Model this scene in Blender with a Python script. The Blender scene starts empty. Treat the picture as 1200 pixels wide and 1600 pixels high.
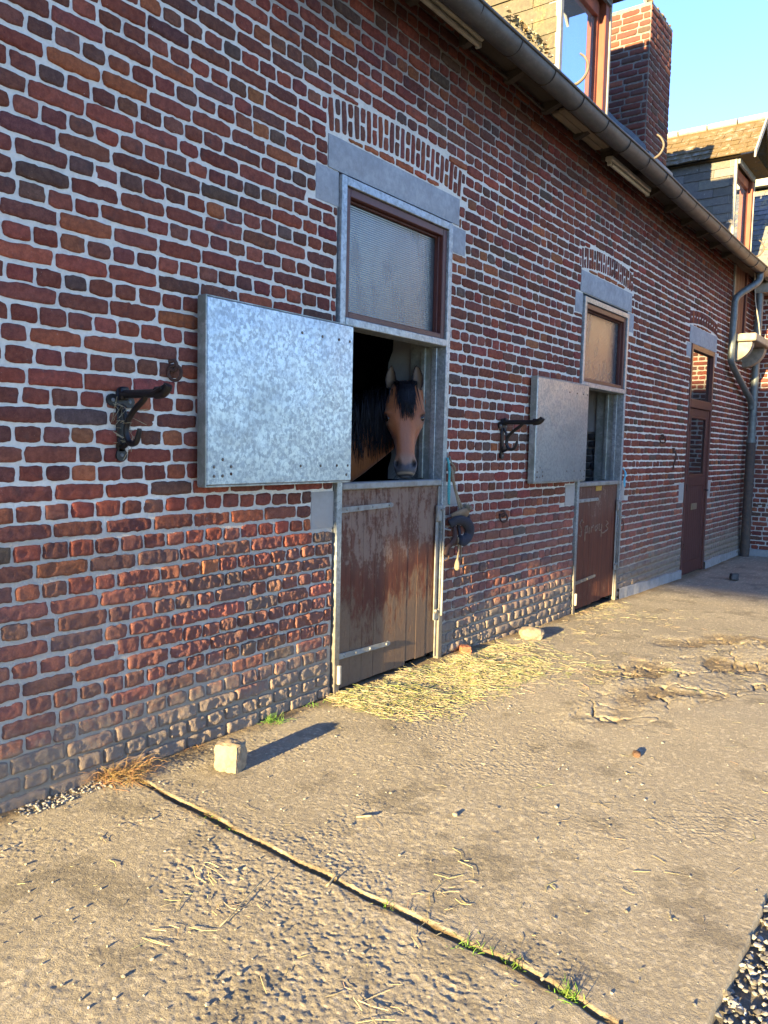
import bpy, bmesh, math, random
import numpy as np
from mathutils import Matrix, Vector

C = bpy.context.scene.collection
sc = bpy.context.scene
R_ = math.radians

# ------------------------------------------------------------------ camera
f_px = 1250.0
camX = np.array([915, -84, f_px]); camX /= np.linalg.norm(camX)      # wall direction as the lens sees it
camD = np.array([-330, 15000, f_px]); camD /= np.linalg.norm(camD)
camD -= camX * (camD @ camX); camD /= np.linalg.norm(camD)
camY = np.cross(camD, camX)
if camY[0] > 0: camY = -camY
RW = np.stack([camX, camY, -camD])
cam = bpy.data.cameras.new('camera'); camo = bpy.data.objects.new('camera', cam); C.objects.link(camo)
cam.sensor_fit = 'HORIZONTAL'; cam.sensor_width = 36; cam.lens = 36 * f_px / 1200
cam.clip_start = 0.05; cam.clip_end = 2000
right = RW @ np.array([1, 0, 0]); up = RW @ np.array([0, -1, 0]); back = RW @ np.array([0, 0, -1])
m = Matrix.Identity(4)
for i in range(3):
    m[i][0], m[i][1], m[i][2] = right[i], up[i], back[i]
m[0][3], m[1][3], m[2][3] = 0.0, -2.86, 1.434
camo.matrix_world = m
sc.camera = camo

# ------------------------------------------------------------------ sky, sun, exposure
SUN_EL, SUN_AZ = 10.4, 3.2        # degrees above the horizon; degrees the light turns into the wall
w = bpy.data.worlds.new('World'); sc.world = w; w.use_nodes = True
wn = w.node_tree.nodes; wl = w.node_tree.links
bg = wn['Background']; sky = wn.new('ShaderNodeTexSky'); sky.sky_type = 'NISHITA'; sky.sun_disc = False
sky.sun_elevation = R_(SUN_EL); sky.sun_rotation = R_(-90 - SUN_AZ)
sky.air_density = 1.0; sky.dust_density = 0.0; sky.altitude = 2500; sky.ozone_density = 2.0
hs = wn.new('ShaderNodeHueSaturation'); hs.inputs['Saturation'].default_value = 1.1; hs.inputs['Hue'].default_value = 0.515
wl.new(sky.outputs[0], hs.inputs['Color']); wl.new(hs.outputs[0], bg.inputs[0]); bg.inputs[1].default_value = 0.115
sun = bpy.data.lights.new('sun', 'SUN'); suno = bpy.data.objects.new('sun', sun); C.objects.link(suno)
sun.energy = 5.0; sun.angle = R_(0.5); sun.color = (1.0, 0.745, 0.37)
ldir = Vector((math.cos(R_(SUN_EL)) * math.cos(R_(SUN_AZ)), math.cos(R_(SUN_EL)) * math.sin(R_(SUN_AZ)), -math.sin(R_(SUN_EL))))
suno.rotation_euler = ldir.to_track_quat('-Z', 'Y').to_euler(); suno.location = (-20, -4, 10)
sc.view_settings.view_transform = 'Standard'; sc.view_settings.look = 'None'
sc.view_settings.exposure = 2.7; sc.view_settings.gamma = 1.0
sc.cycles.max_bounces = 6; sc.cycles.diffuse_bounces = 3

# ------------------------------------------------------------------ noise
def _h(ix, iy, s):
    n = (ix.astype(np.int64) * 374761393 + iy.astype(np.int64) * 668265263 + s * 1274126177) & 0xffffffff
    n = ((n ^ (n >> 13)) * 1274126177) & 0xffffffff
    n = (n ^ (n >> 16)) & 0xffffff
    return n / float(0xffffff)
def vn(x, y, s=0):                       # value noise 0..1
    x = np.asarray(x, float); y = np.asarray(y, float)
    ix = np.floor(x); iy = np.floor(y); fx = x - ix; fy = y - iy
    fx = fx * fx * fx * (fx * (fx * 6 - 15) + 10); fy = fy * fy * fy * (fy * (fy * 6 - 15) + 10)
    a = _h(ix, iy, s); b = _h(ix + 1, iy, s); c = _h(ix, iy + 1, s); d = _h(ix + 1, iy + 1, s)
    return (a * (1 - fx) + b * fx) * (1 - fy) + (c * (1 - fx) + d * fx) * fy
def fb(x, y, s=0, o=4, g=.5):
    t = 0; a = 1; n = 0
    for i in range(o):
        t = t + a * vn(x * 2 ** i + i * 17.3, y * 2 ** i + i * 5.1, s + i); n += a; a *= g
    return t / n
def ss(a, b, x):
    t = np.clip((x - a) / (b - a), 0, 1); return t * t * (3 - 2 * t)
def worley(x, y, s=0):                   # F1, F2, cell random
    ix = np.floor(x); iy = np.floor(y)
    f1 = np.full(x.shape, 9.); f2 = np.full(x.shape, 9.); cr = np.zeros(x.shape)
    for a in (-1, 0, 1):
        for b in (-1, 0, 1):
            cx = ix + a; cy = iy + b
            px = cx + _h(cx, cy, s); py = cy + _h(cx, cy, s + 7)
            d = np.hypot(px - x, py - y); r = _h(cx, cy, s + 13)
            near = d < f1
            f2 = np.where(near, f1, np.minimum(f2, d)); cr = np.where(near, r, cr); f1 = np.where(near, d, f1)
    return f1, f2, cr

# ------------------------------------------------------------------ mesh collector
class MB:
    def __init__(s): s.v = []; s.f = []; s.mi = []; s.c = []; s.n = 0
    def add(s, v, f, mi=0, col=None):
        v = np.asarray(v, float); k = len(v)
        s.v.append(v); s.f += [tuple(i + s.n for i in q) for q in f]
        s.mi += [mi] * len(f)
        if col is None: col = (1, 1, 1)
        col = np.asarray(col, float)
        s.c.append(np.tile(col, (k, 1)) if col.ndim == 1 else col); s.n += k
        return s
    def box(s, x0, x1, y0, y1, z0, z1, ch=0.003, mi=0, M=None, col=None):
        ch = min(ch, (x1 - x0) * .3, (y1 - y0) * .3, (z1 - z0) * .3)
        c = np.array([(x0 + x1) / 2, (y0 + y1) / 2, (z0 + z1) / 2]); h = np.array([(x1 - x0) / 2, (y1 - y0) / 2, (z1 - z0) / 2])
        vs = []; idx = {}
        for sx in (-1, 1):
            for sy in (-1, 1):
                for sz in (-1, 1):
                    for ax in range(3):
                        p = np.array([sx, sy, sz]) * h
                        for o in range(3):
                            if o != ax: p[o] -= np.sign(p[o]) * ch
                        idx[(sx, sy, sz, ax)] = len(vs); vs.append(p)
        F = []
        def q(*k): F.append(tuple(idx[i] for i in k))
        for ax in range(3):
            a, b = [o for o in range(3) if o != ax]
            for sg in (-1, 1):
                k = []
                for (p, r) in ((-1, -1), (1, -1), (1, 1), (-1, 1)):
                    t = [0, 0, 0]; t[ax] = sg; t[a] = p; t[b] = r; k.append((*t, ax))
                q(*(k if (sg > 0) != (ax == 1) else k[::-1]))
        for ax in range(3):                      # edges parallel to ax
            a, b = [o for o in range(3) if o != ax]
            for sa in (-1, 1):
                for sb in (-1, 1):
                    k = []
                    for (sg, face) in ((-1, a), (1, a), (1, b), (-1, b)):
                        t = [0, 0, 0]; t[ax] = sg; t[a] = sa; t[b] = sb; k.append((*t, face))
                    q(*k)
        for sx in (-1, 1):
            for sy in (-1, 1):
                for sz in (-1, 1): q(*[(sx, sy, sz, ax) for ax in range(3)])
        v = np.array(vs) + c
        if M is not None: v = np.array([M @ Vector(p) for p in v])
        return s.add(v, F, mi, col)
    def tube(s, pts, r, n=8, mi=0, caps=True, col=None, flat=1.0, upv=None):
        pts = np.asarray(pts, float); k = len(pts)
        r = np.full(k, r) if np.isscalar(r) else np.asarray(r, float)
        tang = np.gradient(pts, axis=0); tang /= np.linalg.norm(tang, axis=1)[:, None] + 1e-12
        ref = np.array(upv if upv is not None else (0, 0, 1.)); vs = []
        if abs(tang[0] @ ref) > .95 and upv is None: ref = np.array([1., 0, 0])
        for i in range(k):
            a = ref - tang[i] * (ref @ tang[i])
            if np.linalg.norm(a) < 1e-4: a = np.cross(tang[i], (0.3, .8, .5))
            a /= np.linalg.norm(a); b = np.cross(tang[i], a); ref = a
            for j in range(n):
                t = 2 * math.pi * j / n
                vs.append(pts[i] + r[i] * (math.cos(t) * a * flat + math.sin(t) * b))
        F = []
        for i in range(k - 1):
            for j in range(n):
                F.append((i * n + j, i * n + (j + 1) % n, (i + 1) * n + (j + 1) % n, (i + 1) * n + j))
        if caps: F.append(tuple(range(n))[::-1]); F.append(tuple((k - 1) * n + j for j in range(n)))
        return s.add(vs, F, mi, col)
    def prism(s, poly, axis, a0, a1, mi=0, col=None):      # polygon in the two other axes, extruded along axis
        o = [i for i in range(3) if i != axis]; n = len(poly); vs = []
        for a in (a0, a1):
            for p in poly:
                t = [0, 0, 0]; t[axis] = a; t[o[0]] = p[0]; t[o[1]] = p[1]; vs.append(t)
        F = [tuple(range(n))[::-1], tuple(range(n, 2 * n))] + [(i, (i + 1) % n, n + (i + 1) % n, n + i) for i in range(n)]
        return s.add(vs, F, mi, col)
    def sheet(s, P, mi=0, col=None):                        # P[i,j,3]
        a, b = P.shape[:2]
        i, j = np.meshgrid(np.arange(a - 1), np.arange(b - 1), indexing='ij'); k = (i * b + j).ravel()
        F = np.stack([k, k + b, k + b + 1, k + 1], 1)
        return s.add(P.reshape(-1, 3), [tuple(q) for q in F.tolist()], mi, col)
    def build(s, name, mats, parent=None, smooth=None, fixn=True):
        me = bpy.data.meshes.new(name)
        V = np.concatenate(s.v) if s.v else np.zeros((0, 3))
        me.from_pydata(V.tolist(), [], s.f)
        if not isinstance(mats, (list, tuple)): mats = [mats]
        for q in mats: me.materials.append(q)
        me.polygons.foreach_set('material_index', np.array(s.mi, np.int32))
        ca = me.color_attributes.new('col', 'FLOAT_COLOR', 'POINT')
        cc = np.concatenate(s.c); cc = np.hstack([cc, np.ones((len(cc), 1))]).astype(np.float32)
        ca.data.foreach_set('color', cc.ravel())
        if fixn:
            bm = bmesh.new(); bm.from_mesh(me); bmesh.ops.recalc_face_normals(bm, faces=bm.faces); bm.to_mesh(me); bm.free()
        if smooth: 
            me.shade_smooth()
            if smooth != True and hasattr(me, 'set_sharp_from_angle'): me.set_sharp_from_angle(angle=R_(smooth))
        me.update()
        o = bpy.data.objects.new(name, me); C.objects.link(o)
        if parent:
            o.parent = parent
            if parent.type == 'EMPTY': o.matrix_parent_inverse = Matrix.Translation(-parent.location)
        return o
def thing(name, label, cat, loc=(0, 0, 0), group=None):
    o = bpy.data.objects.new(name, None); C.objects.link(o); o.location = loc; o.empty_display_size = .1
    o['label'] = label; o['category'] = cat
    if group: o['group'] = group
    return o
def tag(o, label, cat, group=None):
    o['label'] = label; o['category'] = cat
    if group: o['group'] = group
    return o
def structure(o): o['kind'] = 'structure'; return o
def stuff(o, label=None, cat=None):
    o['kind'] = 'stuff'
    if label: o['label'] = label; o['category'] = cat
    return o
rng = np.random.default_rng(7); random.seed(7)

# ------------------------------------------------------------------ materials
class Nt:
    def __init__(s, name):
        s.m = bpy.data.materials.new(name); s.m.use_nodes = True; s.t = s.m.node_tree; s.b = s.t.nodes['Principled BSDF']
        s.geo = s.n('ShaderNodeNewGeometry')
    def n(s, ty, **kw):
        o = s.t.nodes.new(ty)
        for k, v in kw.items(): setattr(o, k, v)
        return o
    def l(s, a, b): s.t.links.new(a, b)
    def pos(s, scale=(1, 1, 1)):
        mp = s.n('ShaderNodeMapping'); s.l(s.geo.outputs['Position'], mp.inputs[0]); mp.inputs['Scale'].default_value = scale
        return mp.outputs[0]
    def noise(s, scale, detail=4, rough=.55, sc3=(1, 1, 1), dist=0):
        t = s.n('ShaderNodeTexNoise'); t.inputs['Scale'].default_value = scale; t.inputs['Detail'].default_value = detail
        t.inputs['Roughness'].default_value = rough; t.inputs['Distortion'].default_value = dist
        s.l(s.pos(sc3), t.inputs['Vector']); return t.outputs[0]
    def vor(s, scale, sc3=(1, 1, 1), feature='F1', out='Color', warp=0):
        t = s.n('ShaderNodeTexVoronoi', feature=feature); t.inputs['Scale'].default_value = scale; p = s.pos(sc3)
        if warp:
            q = s.n('ShaderNodeTexNoise'); q.inputs['Scale'].default_value = scale * 1.1; q.inputs['Detail'].default_value = 3; s.l(p, q.inputs['Vector'])
            a = s.n('ShaderNodeVectorMath', operation='MULTIPLY_ADD'); s.l(q.outputs['Color'], a.inputs[0]); a.inputs[1].default_value = (warp,) * 3; s.l(p, a.inputs[2]); p = a.outputs[0]
        s.l(p, t.inputs['Vector']); return t.outputs[out]
    def ramp(s, x, a, b, lo=0, hi=1):
        t = s.n('ShaderNodeMapRange', interpolation_type='SMOOTHSTEP'); s.l(x, t.inputs[0])
        for i, q in enumerate((a, b, lo, hi)): t.inputs[i + 1].default_value = q
        return t.outputs[0]
    def math(s, op, a, b=None):
        t = s.n('ShaderNodeMath', operation=op)
        for i, q in enumerate((a, b)):
            if q is None: continue
            if isinstance(q, (int, float)): t.inputs[i].default_value = q
            else: s.l(q, t.inputs[i])
        return t.outputs[0]
    def mix(s, fac, a, b, mode='MIX'):
        t = s.n('ShaderNodeMix', data_type='RGBA', blend_type=mode)
        for i, q in ((0, fac), (6, a), (7, b)):
            if isinstance(q, (int, float)): t.inputs[i].default_value = q
            elif isinstance(q, tuple): t.inputs[i].default_value = (*q, 1)
            else: s.l(q, t.inputs[i])
        return t.outputs[2]
    def attr(s, name='col'):
        t = s.n('ShaderNodeAttribute'); t.attribute_name = name; return t.outputs[0]
    def xyz(s):
        t = s.n('ShaderNodeSeparateXYZ'); s.l(s.geo.outputs['Position'], t.inputs[0]); return t.outputs
    def bump(s, h, strength=.4, dist=.01):
        t = s.n('ShaderNodeBump'); t.inputs['Strength'].default_value = strength; t.inputs['Distance'].default_value = dist
        s.l(h, t.inputs['Height']); s.l(t.outputs[0], s.b.inputs['Normal'])
    def done(s, col=None, rough=.8, metal=0, spec=.3, ior=None):
        if col is not None:
            if isinstance(col, tuple): s.b.inputs['Base Color'].default_value = (*col, 1)
            else: s.l(col, s.b.inputs['Base Color'])
        for k, q in (('Roughness', rough), ('Metallic', metal)):
            if isinstance(q, (int, float)): s.b.inputs[k].default_value = q
            else: s.l(q, s.b.inputs[k])
        s.b.inputs['Specular IOR Level'].default_value = spec
        if ior: s.b.inputs['IOR'].default_value = ior
        return s.m
def simple(name, col, rough=.7, metal=0, var=.35, scale=25, bump=.2, bd=.004, spec=.3, sc3=(1, 1, 1), col2=None, useattr=False):
    n = Nt(name); x = n.noise(scale, 5, .6, sc3)
    c2 = col2 or tuple(q * (1 - var) for q in col)
    k = n.mix(n.ramp(x, .35, .65), tuple(col), tuple(c2))
    y = n.noise(scale * .13, 3, .6, sc3); k = n.mix(n.ramp(y, .3, .7, 0, .5), k, tuple(q * (1 + var * .5) for q in col))
    if useattr: k = n.mix(1.0, k, n.attr(), 'MULTIPLY')
    if bump: n.bump(x, bump, bd)
    return n.done(k, rough, metal, spec)

def m_brick(name, dirt=True, soot=0):
    n = Nt(name); c = n.attr()
    a = n.noise(45, 7, .7); b = n.noise(190, 4, .65); d = n.noise(11, 5, .65)
    c = n.mix(n.ramp(a, .30, .66, 0, .75), c, n.mix(1.0, c, (.48, .46, .52), 'MULTIPLY'))
    c = n.mix(n.ramp(d, .54, .74, 0, .65), c, (.070, .050, .052))
    c = n.mix(n.ramp(n.noise(16, 5, .65, (1.3, 1, 1)), .60, .76, 0, .5), c, n.mix(1.0, c, (1.5, 1.35, 1.1), 'MULTIPLY'))
    c = n.mix(n.ramp(b, .58, .74, 0, .40), c, (.30, .19, .15))
    c = n.mix(n.ramp(b, .42, .30, 0, .5), c, (.04, .025, .024))
    c = n.mix(n.ramp(n.noise(85, 5, .75), .655, .73, 0, .7), c, (.5, .48, .44))       # lime smears
    if soot: c = n.mix(soot, c, n.mix(n.ramp(a, .3, .7), (.035, .027, .026), (.075, .05, .045)))
    if dirt:
        z = n.xyz()[2]; zz = n.math('ADD', z, n.math('MULTIPLY', n.math('SUBTRACT', n.math('ADD', n.math('MULTIPLY', n.noise(3.0, 6, .75), .6), n.math('MULTIPLY', n.noise(17, 5, .75), .4)), .5), 1.0))
        c = n.mix(n.ramp(zz, .42, .12, 0, .9), c, n.mix(a, (.155, .132, .105), (.255, .215, .165)))
        c = n.mix(n.ramp(n.math('ADD', z, n.math('MULTIPLY', d, .4)), 1.25, .9, 0, .16), c, (.28, .23, .20))
        c = n.mix(n.ramp(zz, 3.25, 3.95, 0, .85), c, n.mix(1.0, c, (.40, .32, .31), 'MULTIPLY'))    # bricks darken towards the eaves
    h = n.math('ADD', n.math('MULTIPLY', a, .8), n.math('MULTIPLY', b, .5)); n.bump(h, .9, .007)
    return n.done(c, .93, 0, .10)
def m_mortar(name='lime_mortar', base=(.70, .68, .61)):
    n = Nt(name); a = n.noise(55, 5, .65); d = n.noise(2.2, 4, .6)
    c = n.mix(n.ramp(a, .3, .7), base, tuple(q * .86 for q in base))
    z = n.xyz()[2]; zz = n.math('ADD', z, n.math('MULTIPLY', n.math('SUBTRACT', d, .5), .5))
    c = n.mix(n.ramp(zz, 1.22, 1.0, 0, .75), c, (.335, .315, .28))
    c = n.mix(n.ramp(zz, .46, .06, 0, .9), c, n.mix(a, (.18, .15, .115), (.28, .24, .185)))
    c = n.mix(n.ramp(n.noise(4, 6, .75), .56, .76, 0, .55), c, (.30, .29, .265))
    c = n.mix(n.ramp(zz, 3.2, 3.85, 0, .92), c, (.10, .088, .08))                   # mortar darkens towards the eaves
    n.bump(n.math('ADD', a, n.math('MULTIPLY', n.noise(200, 3), .5)), .8, .006)
    return n.done(c, .95, 0, .1)
BRICK = m_brick('brick'); MORTAR = m_mortar()
MORTAR2 = simple('chimney_mortar', (.20, .185, .16), .95, var=.5)
def m_galv(name, lo, hi, rust=False, scale=34, metal=.80, green=0):
    n = Nt(name)
    v = n.vor(scale, warp=1.6 / scale); v2 = n.vor(scale * 2.1, (1, 1, .7), warp=.9 / scale)
    bw = n.n('ShaderNodeRGBToBW'); n.l(v, bw.inputs[0]); bw2 = n.n('ShaderNodeRGBToBW'); n.l(v2, bw2.inputs[0])
    d = n.noise(scale * .55, 4, .7, dist=1.5)
    x = n.math('ADD', n.math('MULTIPLY', bw.outputs[0], .5), n.math('ADD', n.math('MULTIPLY', bw2.outputs[0], .3), n.math('MULTIPLY', d, .4)))
    c = n.mix(n.ramp(x, .35, .85), lo, hi)
    g = n.noise(3.5, 5, .65)
    c = n.mix(n.ramp(g, .48, .72, 0, .40), c, tuple(q * .85 for q in lo)); c = n.mix(n.ramp(n.noise(9, 6, .75, (1.6, 1.6, .25)), .64, .78, 0, .35), c, (.17, .15, .13))
    if green: c = n.mix(n.ramp(n.noise(6, 5, .7), .35, .6, 0, green), c, (.14, .17, .14))
    z = n.xyz()[2]; c = n.mix(n.ramp(n.math('ADD', z, n.math('MULTIPLY', n.math('SUBTRACT', d, .5), .6)), 1.0, .1, 0, .8), c, n.mix(d, (.12, .10, .075), (.20, .17, .13)))
    n.bump(n.math('ADD', n.math('MULTIPLY', d, .15), n.math('MULTIPLY', n.noise(4.5, 2), 2.2)), .25, .01)
    return n.done(c, n.ramp(x, .3, .9, .42, .32), metal, .4)
GALV = m_galv('galvanised_sheet', (.225, .265, .31), (.37, .425, .485), scale=58); GALVOLD = m_galv('weathered_galvanised', (.26, .28, .275), (.42, .44, .43), scale=26, metal=.35, green=.6)
GALVBAR = m_galv('galvanised_bar', (.22, .25, .27), (.37, .41, .44), scale=50, metal=.35, green=.25)
GALVDULL = simple('dull_zinc', (.25, .26, .25), .6, .3, .35, 18, .15, col2=(.17, .155, .135))
def m_stone():
    n = Nt('bluestone'); a = n.noise(30, 6, .7); d = n.noise(3.5, 5, .7)
    c = n.mix(n.ramp(a, .3, .7), (.36, .385, .41), (.27, .29, .31)); c = n.mix(n.ramp(d, .4, .7, 0, .6), c, (.20, .215, .235))
    z = n.xyz()[2]; c = n.mix(n.ramp(z, 1.4, 1.1, 0, .7), c, (.30, .285, .255))
    n.bump(a, .35, .004); return n.done(c, .85, 0, .2)
STONE = m_stone()
PAINT = simple('brown_paint', (.085, .027, .022), .45, 0, .3, 30, .12, spec=.4)
PAINTDARK = simple('old_brown_paint', (.075, .026, .022), .55, 0, .4, 60, .25, spec=.35, sc3=(1, 1, .15))
def m_plank(name, pale, mud, seed):
    n = Nt(name); z = n.xyz()[2]
    g = n.noise(22, 6, .65, (1, 1, .12)); p = n.noise(13, 6, .72, (1.3, 1.3, .45)); q = n.noise(48, 5, .7); big = n.noise(2.2, 4, .6)
    paint = n.mix(n.ramp(g, .3, .7), (.120, .042, .026), (.075, .030, .021))
    wood = n.mix(g, (.33, .255, .20), (.20, .15, .115))
    # bare weathered wood where the paint has flaked, mostly in the upper half
    zz = n.math('ADD', z, n.math('MULTIPLY', n.math('SUBTRACT', big, .5), .9))
    k = n.math('ADD', n.math('MULTIPLY', n.math('ADD', p, n.math('MULTIPLY', q, .45)), 1.0), n.ramp(zz, .55, .95, -.16 + seed, pale))
    c = n.mix(n.ramp(k, .80, .97, 0, .62), paint, wood)
    c = n.mix(n.ramp(zz, .6, .95, 0, .34), c, (.155, .105, .080))                       # faded, chalky upper boards
    dust = n.math('ADD', n.math('MULTIPLY', n.noise(24, 6, .72, (1, 1, .4)), .8), n.ramp(zz, .95, .1, -.05, mud))
    c = n.mix(n.ramp(dust, .52, .74, 0, .85), c, n.mix(q, (.20, .142, .092), (.125, .085, .056)))   # dried mud splashes
    n.bump(n.math('ADD', n.ramp(k, .80, .9), n.math('ADD', n.math('MULTIPLY', n.ramp(dust, .5, .75), 1.6), n.math('MULTIPLY', g, .5))), .7, .004)
    return n.done(c, .85, 0, .2)
PLANK1 = m_plank('flaking_brown_planks', .20, .42, .0); PLANK2 = m_plank('brown_planks', .06, .10, -.03)
def m_glass(name, base, rough, reed=True, ior=1.6):
    n = Nt(name)
    if reed:
        x, y, z = n.xyz()[:3]
        a = n.math('SINE', n.math('MULTIPLY', z, 2 * math.pi / .0125)); b = n.math('SINE', n.math('MULTIPLY', x, 2 * math.pi / .016))
        h = n.math('ADD', a, n.math('MULTIPLY', b, .45)); n.bump(h, .32, .0012)
        d = n.noise(4, 4, .6); col = n.mix(n.ramp(a, -.9, .9, 0, .45), base, tuple(q * .72 for q in base)); col = n.mix(n.ramp(d, .4, .7, 0, .4), col, tuple(q * .8 for q in base))
        gr = n.noise(7, 6, .75, (1, 1, .35)); col = n.mix(n.ramp(gr, .56, .74, 0, .55), col, (.20, .19, .165))
        return n.done(col, n.ramp(gr, .4, .75, rough, .45), 0, .5, ior)
    d = n.noise(1.3, 2); n.bump(d, .04, .02)
    return n.done(base, rough, 0, .5, ior)
REED = m_glass('reeded_glass', (.060, .070, .078), .15, True, 1.75); SKYGLASS = simple('silvered_glass', (.62, .70, .80), .03, .85, .05, 3, 0)
CLEAR = m_glass('window_glass', (.012, .014, .016), .03, False, 2.1)
def m_zinc():
    n = Nt('gutter_zinc'); a = n.noise(5, 5, .65, (1, 2, 2)); b = n.noise(40, 4, .6)
    c = n.mix(n.ramp(a, .35, .65), (.088, .090, .090), (.060, .062, .063)); c = n.mix(n.ramp(b, .5, .75, 0, .4), c, (.13, .13, .128))
    n.bump(b, .1, .003); return n.done(c, .55, .3, .4)
ZINC = m_zinc(); PIPE = simple('downpipe_zinc', (.15, .175, .175), .5, .35, .35, 14, .1)
IRON = simple('black_iron', (.010, .010, .012), .45, .1, .5, 60, .2, spec=.45); RUST = simple('rusty_iron', (.085, .05, .04), .8, .2, .5, 90, .5)
CASTIRON = simple('rusty_cast_iron_pipe', (.06, .05, .045), .8, .1, .5, 22, .6, col2=(.11, .075, .055))
LEAD = simple('lead_flashing', (.17, .19, .205), .6, .2, .3, 12, .2)
def m_slate(name, a, b, lich, amt):
    n = Nt(name); x = n.noise(24, 5, .7); y = n.noise(7, 5, .7); z = n.noise(60, 4, .6)
    c = n.mix(n.ramp(x, .3, .7), a, b); c = n.mix(1.0, c, n.attr(), 'MULTIPLY')
    c = n.mix(n.ramp(y, .62 - amt * .35, .72 - amt * .3, 0, .85), c, n.mix(n.ramp(z, .35, .65), lich, tuple(q * .55 for q in lich)))
    c = n.mix(n.ramp(n.noise(34, 3, .5), .68, .73, 0, .6), c, (.36, .35, .30))
    n.bump(n.math('ADD', x, y), .5, .006); return n.done(c, .85, 0, .25)
SLATE = m_slate('slate', (.095, .105, .115), (.06, .068, .075), (.30, .27, .17), .25)
SLATEL = m_slate('lichened_slate', (.105, .095, .070), (.070, .064, .052), (.16, .135, .08), .35)
SLATEM = m_slate('mossy_slate', (.25, .22, .165), (.15, .135, .11), (.13, .085, .03), .75)
CHEEK2 = m_slate('grey_slate_cheek', (.15, .14, .12), (.11, .105, .095), (.28, .26, .2), -.05)
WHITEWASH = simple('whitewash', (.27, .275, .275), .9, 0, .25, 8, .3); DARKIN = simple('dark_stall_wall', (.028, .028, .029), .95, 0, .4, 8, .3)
SOOT = simple('blackened_brick', (.035, .035, .037), .7, 0, .5, 30, .5, spec=.35)
SOFFIT = simple('soffit_wood', (.055, .045, .038), .9, 0, .4, 20, .3, sc3=(.15, 1, 1)); PALEWOOD = simple('pale_soffit_boards', (.20, .165, .125), .85, 0, .35, 20, .3, sc3=(.15, 1, 1))
STRIP = simple('cream_lamp_housing', (.36, .345, .29), .5, 0, .25, 12, .05)
HOOKM = simple('weathered_hook', (.13, .11, .085), .8, .1, .4, 40, .3)
BOARD = simple('weathered_white_board', (.34, .32, .27), .75, 0, .3, 20, .25); REDWOOD = simple('red_brown_wood', (.20, .06, .035), .6, 0, .3, 30, .2, sc3=(1, 1, .2))
CONCLEDGE = simple('ledge_concrete', (.27, .245, .20), .9, 0, .35, 14, .4); PLINTH = simple('grey_plinth', (.27, .275, .275), .9, 0, .3, 12, .5)
STRAWM = simple('straw', (.34, .30, .195), .7, 0, .3, 30, 0, useattr=True); GRASSM = simple('grass_blade', (.10, .20, .03), .6, 0, .35, 20, 0, useattr=True)
DRYM = simple('dry_grass', (.26, .18, .09), .8, 0, .35, 30, 0, useattr=True)
GRAVELM = simple('gravel_stones', (.23, .225, .215), .8, 0, .45, 60, .4, useattr=True)
COBBLE = simple('sandstone_block', (.24, .20, .145), .92, 0, .35, 40, .7, .006, useattr=True)
ROPE = simple('cream_rope', (.24, .20, .14), .9, 0, .3, 120, .4); TEAL = simple('teal_twine', (.06, .30, .32), .7, 0, .3, 80, .3); BLUECORD = simple('blue_twine', (.12, .45, .62), .6, 0, .3, 80, .2)
STRAP = simple('navy_webbing', (.022, .024, .036), .85, 0, .4, 120, .4); PADDING = simple('brown_padding', (.05, .03, .028), .9, 0, .4, 90, .4)
YELLOW = simple('yellow_plate', (.42, .26, .05), .6, 0, .3, 40, .1)
SCREWM = simple('screw_head', (.16, .14, .12), .5, .5, .4, 60, .1)
CHALK = simple('scraped_paint', (.20, .135, .095), .9, 0, .3, 60, .2)
BRASS = simple('brass_plate', (.30, .25, .17), .4, .6, .3, 40, .1)
COAT = None

# ------------------------------------------------------------------ ground levels
def gz(x):
    return np.interp(x, [-12, 1.0, 2.2, 3.5, 4.6, 7.0, 8.5, 10.4, 13.6, 20], [.05, .03, .012, -.005, -.012, -.075, -.12, -.165, -.172, -.18])

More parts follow.
